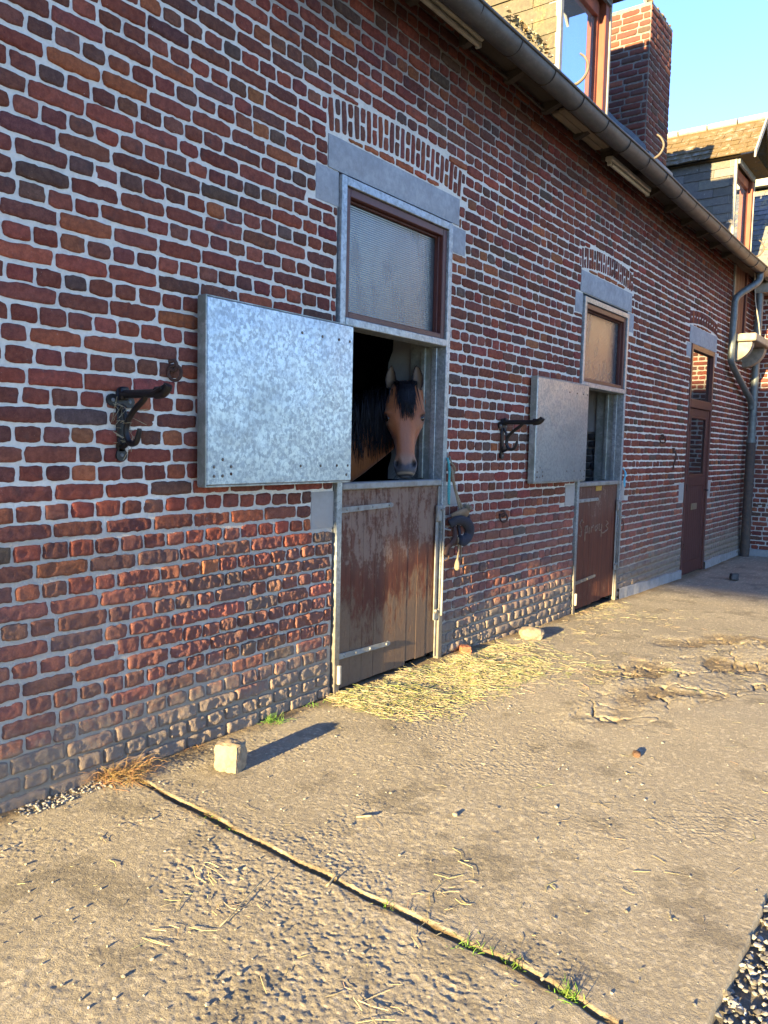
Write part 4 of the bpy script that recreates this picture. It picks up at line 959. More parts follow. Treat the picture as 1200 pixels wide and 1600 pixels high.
rock('broken_brick', 4.86, -.06, (.09, .07, .05), .8, 'orange brick fragment in the straw against the wall foot', 'brick fragment', simple('orange_brick', (.33, .13, .07), .9, 0, .4, 40, .5), 33, .8)

# ------------------------------------------------------------------ straw, dry grass, green tufts
def strands(mb, P, az, L, wd, r, lift=.0, pitch=0., bend=.12, cols=None, seg=3):
    n = len(L); t = np.linspace(0, 1, seg)
    dirv = np.stack([np.cos(az) * np.cos(pitch), np.sin(az) * np.cos(pitch), np.sin(pitch) * np.ones(n)], 1); side = np.stack([-np.sin(az), np.cos(az), np.zeros(n)], 1)
    bd = r.normal(0, bend, n) * L; V = []
    for q in t:
        c = P + dirv * (L * (q - (0 if lift else .5)))[:, None] + side * (bd * (q - .5) ** 2 * 4 * (0 if lift else 1))[:, None]
        if lift: c = c + side * (bd * q * q)[:, None] - np.array([0, 0, 1]) * (lift * L * q * q)[:, None]
        ww = wd * (1 - .75 * q if lift else 1.0)
        V.append(c + side * (ww / 2)[:, None]); V.append(c + np.array([0, 0, 1]) * (ww * .55)[:, None]); V.append(c - side * (ww / 2)[:, None])
    V = np.stack(V, 1)                                       # n, seg*3, 3
    F = []
    base = np.arange(n) * seg * 3
    for i in range(seg - 1):
        for a, b in ((0, 1), (1, 2), (2, 0)):
            F.append(np.stack([base + i * 3 + a, base + i * 3 + b, base + i * 3 + 3 + b, base + i * 3 + 3 + a], 1))
    F = np.concatenate(F); cc = np.repeat(cols, seg * 3, 0)
    mb.add(V.reshape(-1, 3), [tuple(q) for q in F.tolist()], 0, cc)
r = np.random.default_rng(33)
def scols(n, base=(1, 1, 1), v=.35, green=.0):
    c = (1 - v / 2 + v * r.random((n, 1))) * np.array(base) * (1 + .08 * r.normal(size=(n, 3)))
    g = r.random(n) < green; c[g] *= np.array([.62, .78, .45]); return c.clip(.05, 1.6)
mb = MB(); n = 8000
# the spill in front of the near door, thickest along the sill, thinning into the yard
px = []; 
while len(px) < n:
    x, y = 3.35 + 2.7 * r.random(), .0 - .95 * r.random() ** 1.2
    d = ss(.0, .25, x - 3.4 + .2) * ss(5.6, 4.5, x) * ss(-.95, -.25, y + .12 * (x - 4.6)) * ss(-.02 - .03, -.12, y)
    cl = ss(.35, .62, fb(np.array([x * 2.2]), np.array([y * 3.2]), 700, 3)[0])
    if r.random() < float(d) * (.25 + .75 * float(cl)): px.append((x, y))
px = np.array(px); hz = ground_h(px[:, 0], px[:, 1]); cl = ss(.35, .62, fb(px[:, 0] * 2.2, px[:, 1] * 3.2, 700, 3)) * ss(-.75, -.25, px[:, 1])
Pz = np.stack([px[:, 0], px[:, 1], hz + .003 + .032 * cl * r.random(n)], 1)
strands(mb, Pz, r.normal(.1, .9, n), .02 + .15 * r.random(n) ** 2.2, .0012 + .0020 * r.random(n), r, pitch=r.normal(0, .10, n), bend=.30, cols=scols(n, (1, 1, .95), .7, .30))
n = 420
P2 = np.stack([1.2 + 6.0 * r.random(n), -2.35 * r.random(n), np.zeros(n)], 1); P2[:, 2] = ground_h(P2[:, 0], P2[:, 1]) + .003
strands(mb, P2, r.random(n) * 6.3, .012 + .07 * r.random(n) ** 3, .0014 + .0014 * r.random(n), r, pitch=r.normal(0, .03, n), bend=.15, cols=scols(n, (.80, .78, .72), .5))
for cx, cy, m, sp in ((1.62, -1.12, 18, .11), (1.68, -.95, 12, .11), (7.0, -.22, 90, .22), (7.6, -.10, 120, .14), (7.2, -.62, 120, .40), (6.0, -.40, 60, .25), (4.95, -1.05, 160, .3), (2.0, -1.6, 20, .1), (1.5, -1.75, 12, .08), (6.6, -1.9, 220, .45)):
    q = np.stack([cx + r.normal(0, sp, m), np.minimum(cy + r.normal(0, sp * .6, m), -.03), np.zeros(m)], 1); q[:, 2] = ground_h(q[:, 0], q[:, 1]) + .004
    strands(mb, q, r.random(m) * 6.3, .02 + .10 * r.random(m) ** 1.8, .0012 + .0014 * r.random(m), r, pitch=r.normal(0, .04, m), bend=.15, cols=scols(m, (1, .98, .9), .5, .1))
stuff(mb.build('straw', STRAWM, None, fixn=False), 'yellow straw and hay spilled in front of the near stable door', 'straw')
# a few long stalks one can tell apart
for i, (x, y, az, L, wd, lab) in enumerate(((1.93, -1.28, .15, .07, .006, 'short thick straw stalk beside the joint, left of the slab middle'), (2.36, -1.08, -.95, .06, .008, 'stubby yellow straw stalk alone on the slab below the straw heap'), (1.66, -1.15, .25, .26, .0035, 'long thin straw stalk lying on the near left slab'))):
    k = MB(); t = np.linspace(-.5, .5, 6); z = gh(x, y) + .008
    k.tube(np.stack([x + t * L * math.cos(az), y + t * L * math.sin(az) + .02 * L * np.sin(t * 5), z + .006 * t], 1), wd / 2, 6); tag(k.build('straw_stalk', STRAWM, None, smooth=True), lab, 'straw stalk', 'single stalks of straw on the slab')
def tuft(x, y, n, L, mat, name, label, cat, group, spread=.03, base=(1, 1, 1), droop=.35, pit=(.6, 1.35), wd=.004, green=0., ex=1.0):
    mb = MB(); a = r.random(n) * 6.3; P = np.stack([x + r.normal(0, spread * ex, n), y + r.normal(0, spread, n), np.zeros(n)], 1); P[:, 2] = ground_h(P[:, 0], P[:, 1]) - .012
    strands(mb, P, a, L * (.45 + .75 * r.random(n)), wd * (.7 + .6 * r.random(n)), r, lift=droop, pitch=pit[0] + (pit[1] - pit[0]) * r.random(n), bend=.12, cols=scols(n, base, .5, green), seg=5)
    return tag(mb.build(name, mat, None, fixn=False), label, cat, group)
GR = 'grass tufts growing from the joints'
tuft(2.92, -.06, 90, .085, GRASSM, 'grass_tuft', 'largest bright green grass tuft, at the wall foot left of the near door', 'grass tuft', GR, .022)
tuft(3.25, -.05, 50, .05, GRASSM, 'grass_tuft', 'small green tuft at the wall foot touching the door frame', 'grass tuft', GR, .022)
for (y, n, L, sp, lab) in ((-.62, 40, .03, .03, 'low green tuft at the upper end of the slab joint near the paving block'), (-.78, 26, .025, .02, 'tiny green tuft on the slab joint just below the upper one'), (-1.50, 34, .03, .014, 'green tuft halfway down the slab joint beside a white pebble'), (-1.80, 60, .04, .022, 'yellowish green tuft, first of three on the lower slab joint'), (-1.93, 46, .04, .020, 'green tuft, middle one of three on the lower slab joint'), (-2.12, 60, .05, .020, 'dark green tuft nearest the bottom edge on the slab joint')):
    tuft(float(jx(y)) + .004, y, n, L, GRASSM, 'grass_tuft', lab, 'grass tuft', GR, sp, (1.1, 1.0, .9), green=.1)
for (x, y, n, L, sp, lab) in ((5.0, -1.62, 70, .05, .028, 'green weeds in the broken concrete at the right edge'), (5.45, -1.35, 40, .035, .024, 'small green weed in the broken concrete behind the larger one')):
    tuft(x, y, n, L, GRASSM, 'weed_tuft', lab, 'weed', 'weeds in the broken concrete', sp)
tuft(2.0, -.045, 620, .19, DRYM, 'dry_grass_clump', 'tall brown dry grass clump at the wall foot by the joint', 'dry grass', 'dry grass clumps', .045, (1.1, 1.0, .85), .5, (.15, 1.2), .0026, ex=1.3)
tuft(2.40, -.02, 170, .075, DRYM, 'dry_grass_clump', 'low brown dry grass clump at the wall foot behind the paving block', 'dry grass', 'dry grass clumps', .03, (1, .9, .75), .5, (.1, .9), .0024, ex=2)
tuft(2.03, -.17, 130, .045, DRYM, 'dry_grass_clump', 'flattened brown tuft where the slab joint begins', 'dry grass', 'dry grass clumps', .05, (1.1, .95, .75), .5, (.1, .7), .003)
tuft(1.62, -.02, 150, .07, DRYM, 'dry_grass_clump', 'thin dark dry grass along the wall foot at the left edge', 'dry grass', 'dry grass clumps', .02, (.6, .55, .45), .5, (.1, .9), .0022, ex=6)
tuft(3.58, -.09, 170, .09, STRAWM, 'hay_wisp', 'tuft of hay caught at the hinge side foot of the near door', 'hay', 'wisps of hay at the door feet', .045, (1, .95, .8), .5, (.0, .8), .0028, ex=1.4)
tuft(6.95, -.06, 120, .08, STRAWM, 'hay_wisp', 'tuft of hay at the hinge side foot of the far stall door', 'hay', 'wisps of hay at the door feet', .04, (1, .95, .8), .5, (.0, .8), .0028, ex=2)

# ------------------------------------------------------------------ iron fittings on the wall
def saddle_rack(x, z, label, arm=.30):
    t = thing('saddle_rack', label, 'saddle rack', (x, 0, z), 'black iron saddle racks')
    m = MB(); m.box(x - .020, x + .020, -.022, -.004, z - .245, z + .02, .005)
    m.tube([(x - .04, -.004, z - .03), (x - .04, -.020, z - .03)], .026, 12); m.tube([(x + .04, -.004, z - .035), (x + .04, -.020, z - .035)], .026, 12); m.tube([(x, -.004, z - .255), (x, -.022, z - .255)], .027, 12)
    m.box(x - .024, x + .034, -.036, -.0225, z - .215, z - .185, .004); m.box(x - .02, x + .02, -.05, -.021, z - .03, z + .025, .006)
    m.build('wall_plate', IRON, t, smooth=40)
    for a, b in ((-.04, -.03), (.04, -.035), (0, -.255)): s = MB(); s.tube([(x + a, -.0205, z + b), (x + a, -.0255, z + b)], [.009, .006], 8); s.build('screw', LEAD, t)
    p = MB(); n = 20; ys = np.linspace(-.03, -arm, n); zz = z + .012 + .016 * ss(-arm + .06, -arm, ys); hw = .024 + .004 * ss(-arm + .08, -arm + .02, ys)
    P = []
    for ph in np.linspace(-1.25, 1.25, 9): P.append(np.stack([x + hw * np.sin(ph), ys, zz + .020 * (np.cos(ph) - 1) - .0], -1))
    q = np.stack(P, 1); lo = q.copy(); lo[..., 2] -= .011
    p.sheet(q); p.sheet(lo)
    for A, B in ((q[:, 0], lo[:, 0]), (q[:, -1], lo[:, -1]), (q[0], lo[0]), (q[-1], lo[-1])): p.sheet(np.stack([A, B], 1))
    p.tube([(x, -.03, z - .006), (x, -arm + .03, z - .006)], .017, 10); p.tube(spline([(x, -arm + .06, z - .004), (x, -arm + .02, z - .002), (x, -arm - .004, z + .014), (x, -arm - .012, z + .026)], 4), np.linspace(.020, .016, 13), 12, flat=1.25)
    p.build('arm', IRON, t, smooth=50)
    b = MB(); b.tube(spline([(x, -.135 - .05, z - .005), (x, -.165, z - .03), (x, -.10, z - .075), (x, -.06, z - .12), (x, -.052, z - .165), (x, -.075, z - .205), (x, -.115, z - .20), (x, -.135, z - .16), (x, -.138, z - .145)], 6), np.concatenate([np.full(36, .0125), np.linspace(.0125, .009, 13)]), 9)
    b.tube(spline([(x, -.02, z - .05), (x, -.045, z - .09), (x, -.052, z - .14)], 5), .010, 8); b.tube(spline([(x, -.02, z - .225), (x, -.045, z - .215), (x, -.07, z - .20)], 5), .010, 8)
    b.build('brace_hook', IRON, t, smooth=True); return t
saddle_rack(2.045, 1.625, 'black iron saddle rack left of the near galvanised shutter, on the left of the photo', .305)
t2 = saddle_rack(5.40, 1.632, 'black iron saddle rack beside the far galvanised shutter, between the two stalls', .325)
k = MB()
for i in range(26):                                           # old cobweb and hay caught in the near rack
    a = np.array([2.045 + r.normal(0, .02), -.03 - .03 * r.random(), 1.58 - .17 * r.random()]); k.tube([a, a + r.normal(0, .022, 3), a + r.normal(0, .03, 3) - [0, 0, .015]], .0011, 4)
stuff(k.build('hay_strands', STRAWM, None), 'wisps of hay caught in the near saddle rack', 'hay')
def tether_ring(x, z, label, hang=.5, mat=None, rad=.030):
    t = thing('tether_ring', label, 'tether ring', (x, 0, z), 'iron tether rings on the wall')
    m = MB(); m.tube([(x, .004, z), (x, -.034, z)], .013, 8); m.tube(spline([(x - .012, -.02, z + .03), (x, -.045, z + .034), (x + .004, -.052, z + .005), (x, -.03, z - .012)], 5), .009, 8); m.build('staple', RUST, t, smooth=True)
    q = MB(); a = np.linspace(0, 2 * math.pi, 25)
    q.tube(np.stack([x + rad * .55 * np.cos(a), -.044 - rad * .75 * np.cos(a), z - rad * .55 + rad * 1.1 * np.sin(a)], 1), .0075, 8, caps=False); q.build('ring', mat or RUST, t, smooth=True)
tether_ring(2.30, 1.745, 'rusty iron ring above and right of the near saddle rack')
tether_ring(5.41, .925, 'rusty iron ring low on the wall below the far saddle rack')
tether_ring(9.20, 1.585, 'rusty ring high between the far stall and the house door', rad=.034)
t = thing('wall_hook', 'rusty hook with a hanging latch left of the brown house door', 'hook', (9.72, 0, 1.45))
k = MB(); k.box(9.70, 9.745, -.03, -.002, 1.42, 1.48, .006); k.build('plate', RUST, t)
k = MB(); k.tube(spline([(9.722, -.032, 1.44), (9.722, -.05, 1.38), (9.722, -.03, 1.30), (9.722, -.02, 1.22)], 5), [.012] * 8 + [.009] * 8, 8) if False else k.tube(spline([(9.722, -.032, 1.44), (9.722, -.05, 1.38), (9.722, -.03, 1.30), (9.722, -.02, 1.22)], 5), .010, 8); k.build('latch_bar', RUST, t, smooth=True)

# lamps under the eaves
def strip_lamp(x0, x1, y, z, label):
    t = thing('strip_lamp', label, 'lamp', ((x0 + x1) / 2, y, z), 'strip lamps under the eaves')
    k = MB(); k.box(x0, x1, y - .04, y + .03, z - .012, z + .03, .008); k.build('housing', STRIP, t)
    k = MB(); k.tube([(x0 + .05, y - .008, z - .032), (x1 - .03, y - .008, z - .032)], .017, 10); k.build('tube', STRIP, t, smooth=60)
    for x in (x0 + .02, x1 - .015): k = MB(); k.box(x - .012, x + .012, y - .025, y + .015, z - .048, z - .013, .004); k.build('tube_holder', STRIP, t)
strip_lamp(3.25, 4.66, -.14, 4.03, 'cream strip lamp under the eaves above the near shutter, cut by the top edge')
strip_lamp(6.95, 8.0, -.14, 3.965, 'cream strip lamp under the eaves between the two stall doors')

# rope, twine and a halter hanging by the bolt of the near door
def wob(p, n=6, amp=.0): q = spline(p, n); q += rng.normal(0, amp, q.shape) if amp else 0; return q
t = thing('rope_bundle', 'teal and cream rope tied to the frame of the near stable door', 'rope', (4.62, -.05, 1.2), None)
def braid(pts, rad, name, mat, par, tw=60):
    q = wob(pts, 14); L = np.concatenate([[0], np.cumsum(np.linalg.norm(np.diff(q, axis=0), axis=1))]); k = MB()
    for ph in (0, 2.1, 4.2):
        o = np.stack([np.cos(L * tw * 2 + ph), np.sin(L * tw * 2 + ph), 0 * L], 1) * rad * .55; k.tube(q + o, rad * .62, 6)
    return k.build(name, mat, par, smooth=True)
braid([(4.60, -.03, 1.36), (4.595, -.05, 1.28), (4.592, -.05, 1.15), (4.60, -.05, 1.05)], .008, 'teal_cord', TEAL, t)
braid([(4.61, -.03, 1.31), (4.60, -.05, 1.22), (4.605, -.05, 1.14), (4.60, -.052, 1.045)], .006, 'teal_cord', TEAL, t)
braid([(4.625, -.03, 1.37), (4.61, -.055, 1.33), (4.64, -.06, 1.30), (4.665, -.05, 1.27), (4.63, -.06, 1.25)], .006, 'knot', ROPE, t)
braid([(4.63, -.04, 1.30), (4.635, -.055, 1.22), (4.69, -.06, 1.10), (4.74, -.07, 1.02), (4.745, -.075, .985)], .010, 'cream_rope', ROPE, t)
braid([(4.635, -.05, 1.28), (4.65, -.06, 1.18), (4.70, -.06, 1.06), (4.72, -.075, .985)], .007, 'cream_rope', ROPE, t)
k = MB()
for i in range(70):                                           # frayed head of the rope
    a = np.array([4.80, -.075, .985]); d = r.normal(0, 1, 3); d[2] = abs(d[2]) * .8 - .1; d *= .045 / np.linalg.norm(d); k.tube([a + [0, 0, -.015], a + d * .6 + [0, 0, .02], a + d * 1.05 + [0, 0, .018]], [.004, .0032, .002], 5)
k.build('frayed_end', ROPE, t, smooth=True)
t = thing('halter', 'dark halter with brown padding hanging from the rope by the near door bolt', 'halter', (4.72, -.06, .9), None)
def sq(q): q = np.array(q, float); q[:, 2] = np.where(q[:, 2] < .99, .99 - (.99 - q[:, 2]) * .60, q[:, 2]); return q
def band(pts, wd, th, name, mat):
    q = wob(sq(pts), 8); k = MB(); k.tube(q, wd / 2, 12, flat=th / wd, upv=(.35, -.93, .1)); return k.build(name, mat, t, smooth=True)
band([(4.66, -.04, .93), (4.69, -.07, .965), (4.75, -.08, .985), (4.80, -.07, .955)], .07, .035, 'brown_pad', simple('tan_leather', (.20, .14, .09), .8, 0, .35, 60, .3))
band([(4.62, -.05, .86), (4.66, -.085, .905), (4.74, -.10, .88), (4.80, -.10, .80), (4.81, -.09, .72), (4.76, -.085, .66), (4.71, -.08, .675)], .075, .045, 'blue_strap', simple('slate_blue_fleece', (.030, .033, .046), .9, 0, .35, 150, .5))
band([(4.66, -.05, .86), (4.655, -.07, .78), (4.64, -.075, .68), (4.59, -.06, .60), (4.575, -.05, .52)], .055, .03, 'dark_strap', PADDING)
band([(4.80, -.05, .99), (4.85, -.06, .93), (4.86, -.055, .84), (4.84, -.05, .78)], .045, .018, 'dark_strap', STRAP)
band([(4.72, -.05, .87), (4.735, -.06, .76), (4.73, -.06, .66)], .040, .02, 'dark_strap', STRAP)
k = MB(); q = wob(sq([(4.70, -.07, .70), (4.72, -.065, .58), (4.715, -.06, .42)]), 8); k.tube(q, .007, 7)
k.tube(sq([(4.716, -.06, .45), (4.716, -.06, .40), (4.716, -.06, .345), (4.716, -.06, .32)]), [.008, .017, .020, .012], 10); q2 = wob(sq([(4.74, -.06, .68), (4.77, -.055, .56), (4.775, -.05, .42)]), 6); k.tube(q2, .005, 6); k.build('tassel_cord', ROPE, t, smooth=True)
k = MB(); q = wob([(7.985, -.03, 1.26), (8.0, -.06, 1.20), (7.975, -.05, 1.14), (7.99, -.055, 1.07), (8.01, -.05, 1.10), (8.0, -.05, 1.22), (8.02, -.04, 1.17)], 8); k.tube(q, .006, 6)
tag(k.build('twine_loop', BLUECORD, None, smooth=True), 'short loop of bright blue twine tied to the far stall frame', 'twine')

# ------------------------------------------------------------------ the horse
hp0 = np.array([4.410, .205, 1.855]); hp1 = np.array([4.215, .045, 1.268])
HL = np.linalg.norm(hp1 - hp0); hA = (hp1 - hp0) / HL
hW = np.array([.571, -.821, 0]); hW = hW + hA * -(hW @ hA); hW /= np.linalg.norm(hW)
hF = np.cross(hA, hW)
if hF @ np.array([-4.4, -3.1, 0]) < 0: hF = -hF
def HP(t, w_, f_): return hp0 + hA * (t * HL) + hW * w_ + hF * f_
def loft(mb, rings):
    n = len(rings[0]); v = np.concatenate(rings); F = []
    for i in range(len(rings) - 1):
        for j in range(n): F.append((i * n + j, i * n + (j + 1) % n, (i + 1) * n + (j + 1) % n, (i + 1) * n + j))
    F.append(tuple(range(n))[::-1]); F.append(tuple((len(rings) - 1) * n + j for j in range(n))); mb.add(v, F)
mb = MB()
tt = np.array([-.07, -.02, .06, .14, .22, .30, .37, .44, .52, .60, .68, .76, .84, .90, .95, .99, 1.02, 1.035])
ww = np.array([.035, .078, .100, .116, .129, .134, .135, .124, .098, .079, .069, .062, .066, .071, .071, .063, .046, .020])
fr = np.array([-.055, -.020, .004, .014, .020, .021, .018, .013, .008, .004, .001, -.001, -.003, -.004, -.007, -.016, -.034, -.050])
dp = np.array([-.085, -.13, -.165, -.185, -.20, -.212, -.215, -.21, -.195, -.172, -.150, -.130, -.120, -.118, -.112, -.100, -.084, -.066])
tf = np.linspace(0, 1, 46); ti = np.interp(tf, np.linspace(0, 1, len(tt)), tt); iw, ifr, idp = [np.interp(ti, tt, q) for q in (ww, fr, dp)]
rings = []
for t_, w_, a_, b_ in zip(ti, iw, ifr, idp):
    th = np.linspace(0, 2 * math.pi, 36, endpoint=False); c, s = np.cos(th), np.sin(th)
    mid = a_ - (a_ - b_) * .36
    pw = np.where(s > 0, .78, .9)
    X_ = np.sign(c) * np.abs(c) ** .80 * w_; 
    jaw = np.where(s < 0, 1 - .42 * np.abs(s) ** 1.5 * (1 if t_ < .7 else .4), 1 - (.10 if t_ > .45 else .0) * s)
    Z_ = np.where(s > 0, mid + (a_ - mid) * np.abs(s) ** pw, mid - (mid - b_) * np.abs(s) ** pw)
    rings.append(np.array([HP(t_, x * j, z) for x, j, z in zip(X_, jaw, Z_)]))
loft(mb, rings)
# neck, trunk
def body_loft(path, wid, hei, wdir):
    path = spline(path, 5); k = len(path); wid = np.interp(np.linspace(0, 1, k), np.linspace(0, 1, len(wid)), wid); hei = np.interp(np.linspace(0, 1, k), np.linspace(0, 1, len(hei)), hei)
    tg = np.gradient(path, axis=0); tg /= np.linalg.norm(tg, axis=1)[:, None]; R = []
    for i in range(k):
        a = np.array(wdir, float); a -= tg[i] * (a @ tg[i]); a /= np.linalg.norm(a); b_ = np.cross(tg[i], a)
        th = np.linspace(0, 2 * math.pi, 28, endpoint=False); R.append(path[i] + np.outer(np.cos(th) * wid[i], a) + np.outer(np.sin(th) * hei[i], b_))
    loft(mb, R)
nd = np.array([-.62, .78, 0])
body_loft([HP(.10, 0, -.07), HP(.16, -.01, -.17), np.array([4.27, .56, 1.45]), np.array([4.06, .84, 1.29]), np.array([3.84, 1.20, 1.18]), np.array([3.72, 1.42, 1.15])], [.07, .085, .10, .125, .18, .22], [.11, .16, .235, .30, .34, .34], (.78, .62, 0))
body_loft([(3.86, 1.18, 1.12), (3.74, 1.38, 1.10), (3.58, 1.68, 1.08), (3.42, 2.05, 1.04), (3.28, 2.42, 1.06), (3.18, 2.70, 1.12), (3.12, 2.90, 1.14)], [.12, .22, .27, .29, .28, .25, .12], [.16, .31, .34, .34, .31, .29, .14], (.9, .42, 0))
def leg(pts, rad): mb.tube(spline(pts, 4), np.interp(np.linspace(0, 1, len(spline(pts, 4))), np.linspace(0, 1, len(rad)), rad), 14)
side = np.array([.91, .41, 0])
for sg in (-1, 1):
    o = np.array([3.72, 1.42, 0]) + side * sg * .14
    leg([o + [0, 0, 1.0], o + [.01, -.02, .72], o + [.01, -.03, .44], o + [.0, -.01, .20], o + [.02, -.05, .05], o + [.03, -.07, -.05]], [.11, .085, .052, .040, .045, .062])
    o = np.array([3.17, 2.68, 0]) + side * sg * .14
    leg([o + [0, 0, 1.08], o + [.06, -.12, .82], o + [-.02, .06, .50], o + [-.0, .03, .24], o + [.03, -.03, .06], o + [.04, -.05, -.05]], [.17, .13, .062, .044, .046, .062])
# ears: cupped leaves
def ear(sg):
    base = HP(-.01, sg * .090, -.065); upv = -hA + hW * sg * .10 + hF * .10; upv /= np.linalg.norm(upv); L = .165
    ax = hW * 1.0 + hF * (.08 * sg); ax -= upv * (ax @ upv); ax /= np.linalg.norm(ax); fw = np.cross(upv, ax); fw = fw if fw @ hF > 0 else -fw
    nu, nv = 15, 12; wd = lambda s: .036 * (np.sin(np.pi * (.22 + .78 * s) ** .92) ** .75 if s < .999 else 0) + .002
    out = []; inn = []
    for i in range(nu):
        s = i / (nu - 1); a = []; b_ = []
        for j in range(nv):
            p = -1 + 2 * j / (nv - 1); ph = p * 1.45
            q = base + upv * (L * s - .02) + ax * (wd(s) * math.sin(ph)) + fw * (-.8 * wd(s) * math.cos(ph) + .02) + ax * (-sg * .018 * s * s)
            nn_ = ax * math.sin(ph) - fw * math.cos(ph); a.append(q + nn_ * .004); b_.append(q - nn_ * .005)
        out.append(a); inn.append(b_)
    out = np.array(out); inn = np.array(inn)
    return out, inn
EAR = [ear(-1), ear(1)]
for out, inn in EAR:
    mb.sheet(out); mb.sheet(inn[:, ::-1])
    for A, B in ((out[:, 0], inn[:, 0]), (inn[:, -1], out[:, -1]), (inn[0], out[0]), (out[-1], inn[-1])): mb.sheet(np.stack([A, B], 1))
tmp = mb.build('tmp_body', COBBLE)
# weld the ear seams so the volume is closed, then fuse everything into one skin
bm = bmesh.new(); bm.from_mesh(tmp.data); bmesh.ops.remove_doubles(bm, verts=bm.verts, dist=.0008); bmesh.ops.recalc_face_normals(bm, faces=bm.faces); bm.to_mesh(tmp.data); bm.free()
md = tmp.modifiers.new('fuse', 'REMESH'); md.mode = 'VOXEL'; md.voxel_size = .0065
dg = bpy.context.evaluated_depsgraph_get(); hm = bpy.data.meshes.new_from_object(tmp.evaluated_get(dg))
bpy.data.objects.remove(tmp)
bm = bmesh.new(); bm.from_mesh(hm)
for i in range(4): bmesh.ops.smooth_vert(bm, verts=bm.verts, factor=.5, use_axis_x=True, use_axis_y=True, use_axis_z=True)
V = np.array([tuple(v.co) for v in bm.verts])
q = V - hp0; T_ = q @ hA / HL; Wd = q @ hW; Fd = q @ hF; head = (T_ > -.2) & (T_ < 1.12) & (Fd > -.24) & (np.abs(Wd) < .16)
def g(t, w_, f_, st, sw, sf): return np.exp(-((T_ - t) / st) ** 2 - ((Wd - w_) / sw) ** 2 - ((Fd - f_) / sf) ** 2) * head
D = np.zeros_like(V)
EYE_T, EYE_W, EYE_F = .385, .112, -.035
for sg in (-1, 1):
    D += np.outer(g(.890, sg * .047, -.014, .042, .014, .035), -hF * .030 + hW * sg * .004)              # nostril hollows
    D += np.outer(g(.885, sg * .068, -.03, .050, .016, .035), hW * sg * .009 + hF * .004); D += np.outer(g(.865, sg * .036, -.004, .03, .014, .03), hF * .007)                             # flared rims
    D += np.outer(g(EYE_T - .045, sg * .118, -.015, .032, .03, .03), hW * sg * .012 + hF * .010)         # brow
    D += np.outer(g(EYE_T + .06, sg * .10, -.03, .04, .03, .03), hW * sg * .004)
    D += np.outer(g(EYE_T + .01, sg * .128, -.030, .026, .028, .024), -hW * sg * .014)                    # socket
    D += np.outer(g(.60, sg * .075, -.03, .13, .022, .03), -hW * sg * .008)                              # hollow below the cheekbone
    D += np.outer(g(.50, sg * .088, -.025, .10, .018, .014), hW * sg * .005 + hF * .003)                  # facial crest
D += np.outer(g(1.016, 0, -.045, .010, .07, .05), hF * -.010 + hA * -.004)                                 # mouth line
D += np.outer(g(.97, 0, -.02, .03, .03, .03), hF * .006)
V2 = V + D
for v, c in zip(bm.verts, V2): v.co = c
bm.to_mesh(hm); bm.free()
# bay coat: warm brown, black points, pale mealy rings, grey muzzle
cc = np.tile(np.array([.36, .115, .036]), (len(V), 1)); nz = fb(V[:, 0] * 9 + V[:, 1] * 7, V[:, 2] * 9, 801, 4)[:, None]
cc *= .75 + .5 * nz
def blend(m_, c): 
    global cc
    cc = cc * (1 - m_[:, None]) + m_[:, None] * np.array(c)
blend(head * ss(.30, .55, T_) * ss(.05, .02, np.abs(Wd)) * ss(-.03, 0, Fd) * .45, (.30, .15, .10))  # highlight down the nose, painted into the coat colour
blend(head * ss(.045, .085, np.abs(Wd)) * ss(.9, .7, T_) * ss(.3, .45, T_) * .5, (.20, .055, .018)); blend(head * ss(.40, .15, T_) * .25, (.16, .06, .03))  # sides of the face painted darker to set off the nose highlight
for sg in (-1, 1):
    blend(g(EYE_T + .075, sg * .10, -.02, .05, .03, .05) * .35, (.30, .15, .07)); blend(np.minimum(1, 1.3 * g(EYE_T, sg * .128, -.028, .05, .030, .036)), (.030, .016, .012))
mz = head * ss(.76, .86, T_); blend(mz * .7, (.25, .165, .115)); blend(head * ss(.90, .945, T_ + .95 * np.minimum(np.abs(Wd), .075)), (.060, .054, .057))
for sg in (-1, 1): blend(np.minimum(1, 1.5 * g(.892, sg * .049, -.030, .036, .012, .05)), (.005, .004, .005)); blend(.8 * g(.89, sg * .078, -.04, .075, .008, .06), (.40, .31, .23))
blend(head * ss(.985, .995, T_) * ss(1.012, 1.004, T_) * .8 * ss(.075, .04, np.abs(Wd)), (.36, .28, .19)); blend(g(1.018, 0, -.05, .007, .07, .05), (.02, .016, .015))  # rim light along the lip painted in, then the dark mouth line
neckm = (V[:, 1] > .30) * (~head | (Fd < -.19)); blend(neckm * ss(-.10, .04, V[:, 2] - np.interp(V[:, 1], [.30, .5, .75, 1.08, 1.4], [1.62, 1.52, 1.40, 1.30, 1.25])), (.008, .007, .009)); blend(ss(.75, .45, V[:, 2]) * (V[:, 1] > .9), (.015, .013, .014))
for (out, inn), sg in zip(EAR, (-1, 1)):
    oc, ic = out.reshape(-1, 3), inn.reshape(-1, 3); sel = np.where((T_ < .06) & (np.abs(Wd - sg * .090) < .075) & (V[:, 1] < .7))[0]
    for s0 in np.array_split(sel, max(1, len(sel) // 800)):
        if len(s0) == 0: continue
        do = np.linalg.norm(V[s0][:, None] - oc[None], axis=2).min(1); di = np.linalg.norm(V[s0][:, None] - ic[None], axis=2); near = np.minimum(do, di.min(1)) < .013
        row = di.argmin(1) // 12; colm = di.argmin(1) % 12; ed_ = (colm < 2) | (colm > 9) | (row > 12)
        inner = (di.min(1) < do) & ~ed_
        for idx, ii, nn2 in zip(s0, inner, near):
            if nn2: cc[idx] = (np.array([.13, .085, .05]) * (.7 + .5 * nz[idx, 0])) if ii else np.array([.030, .017, .012])
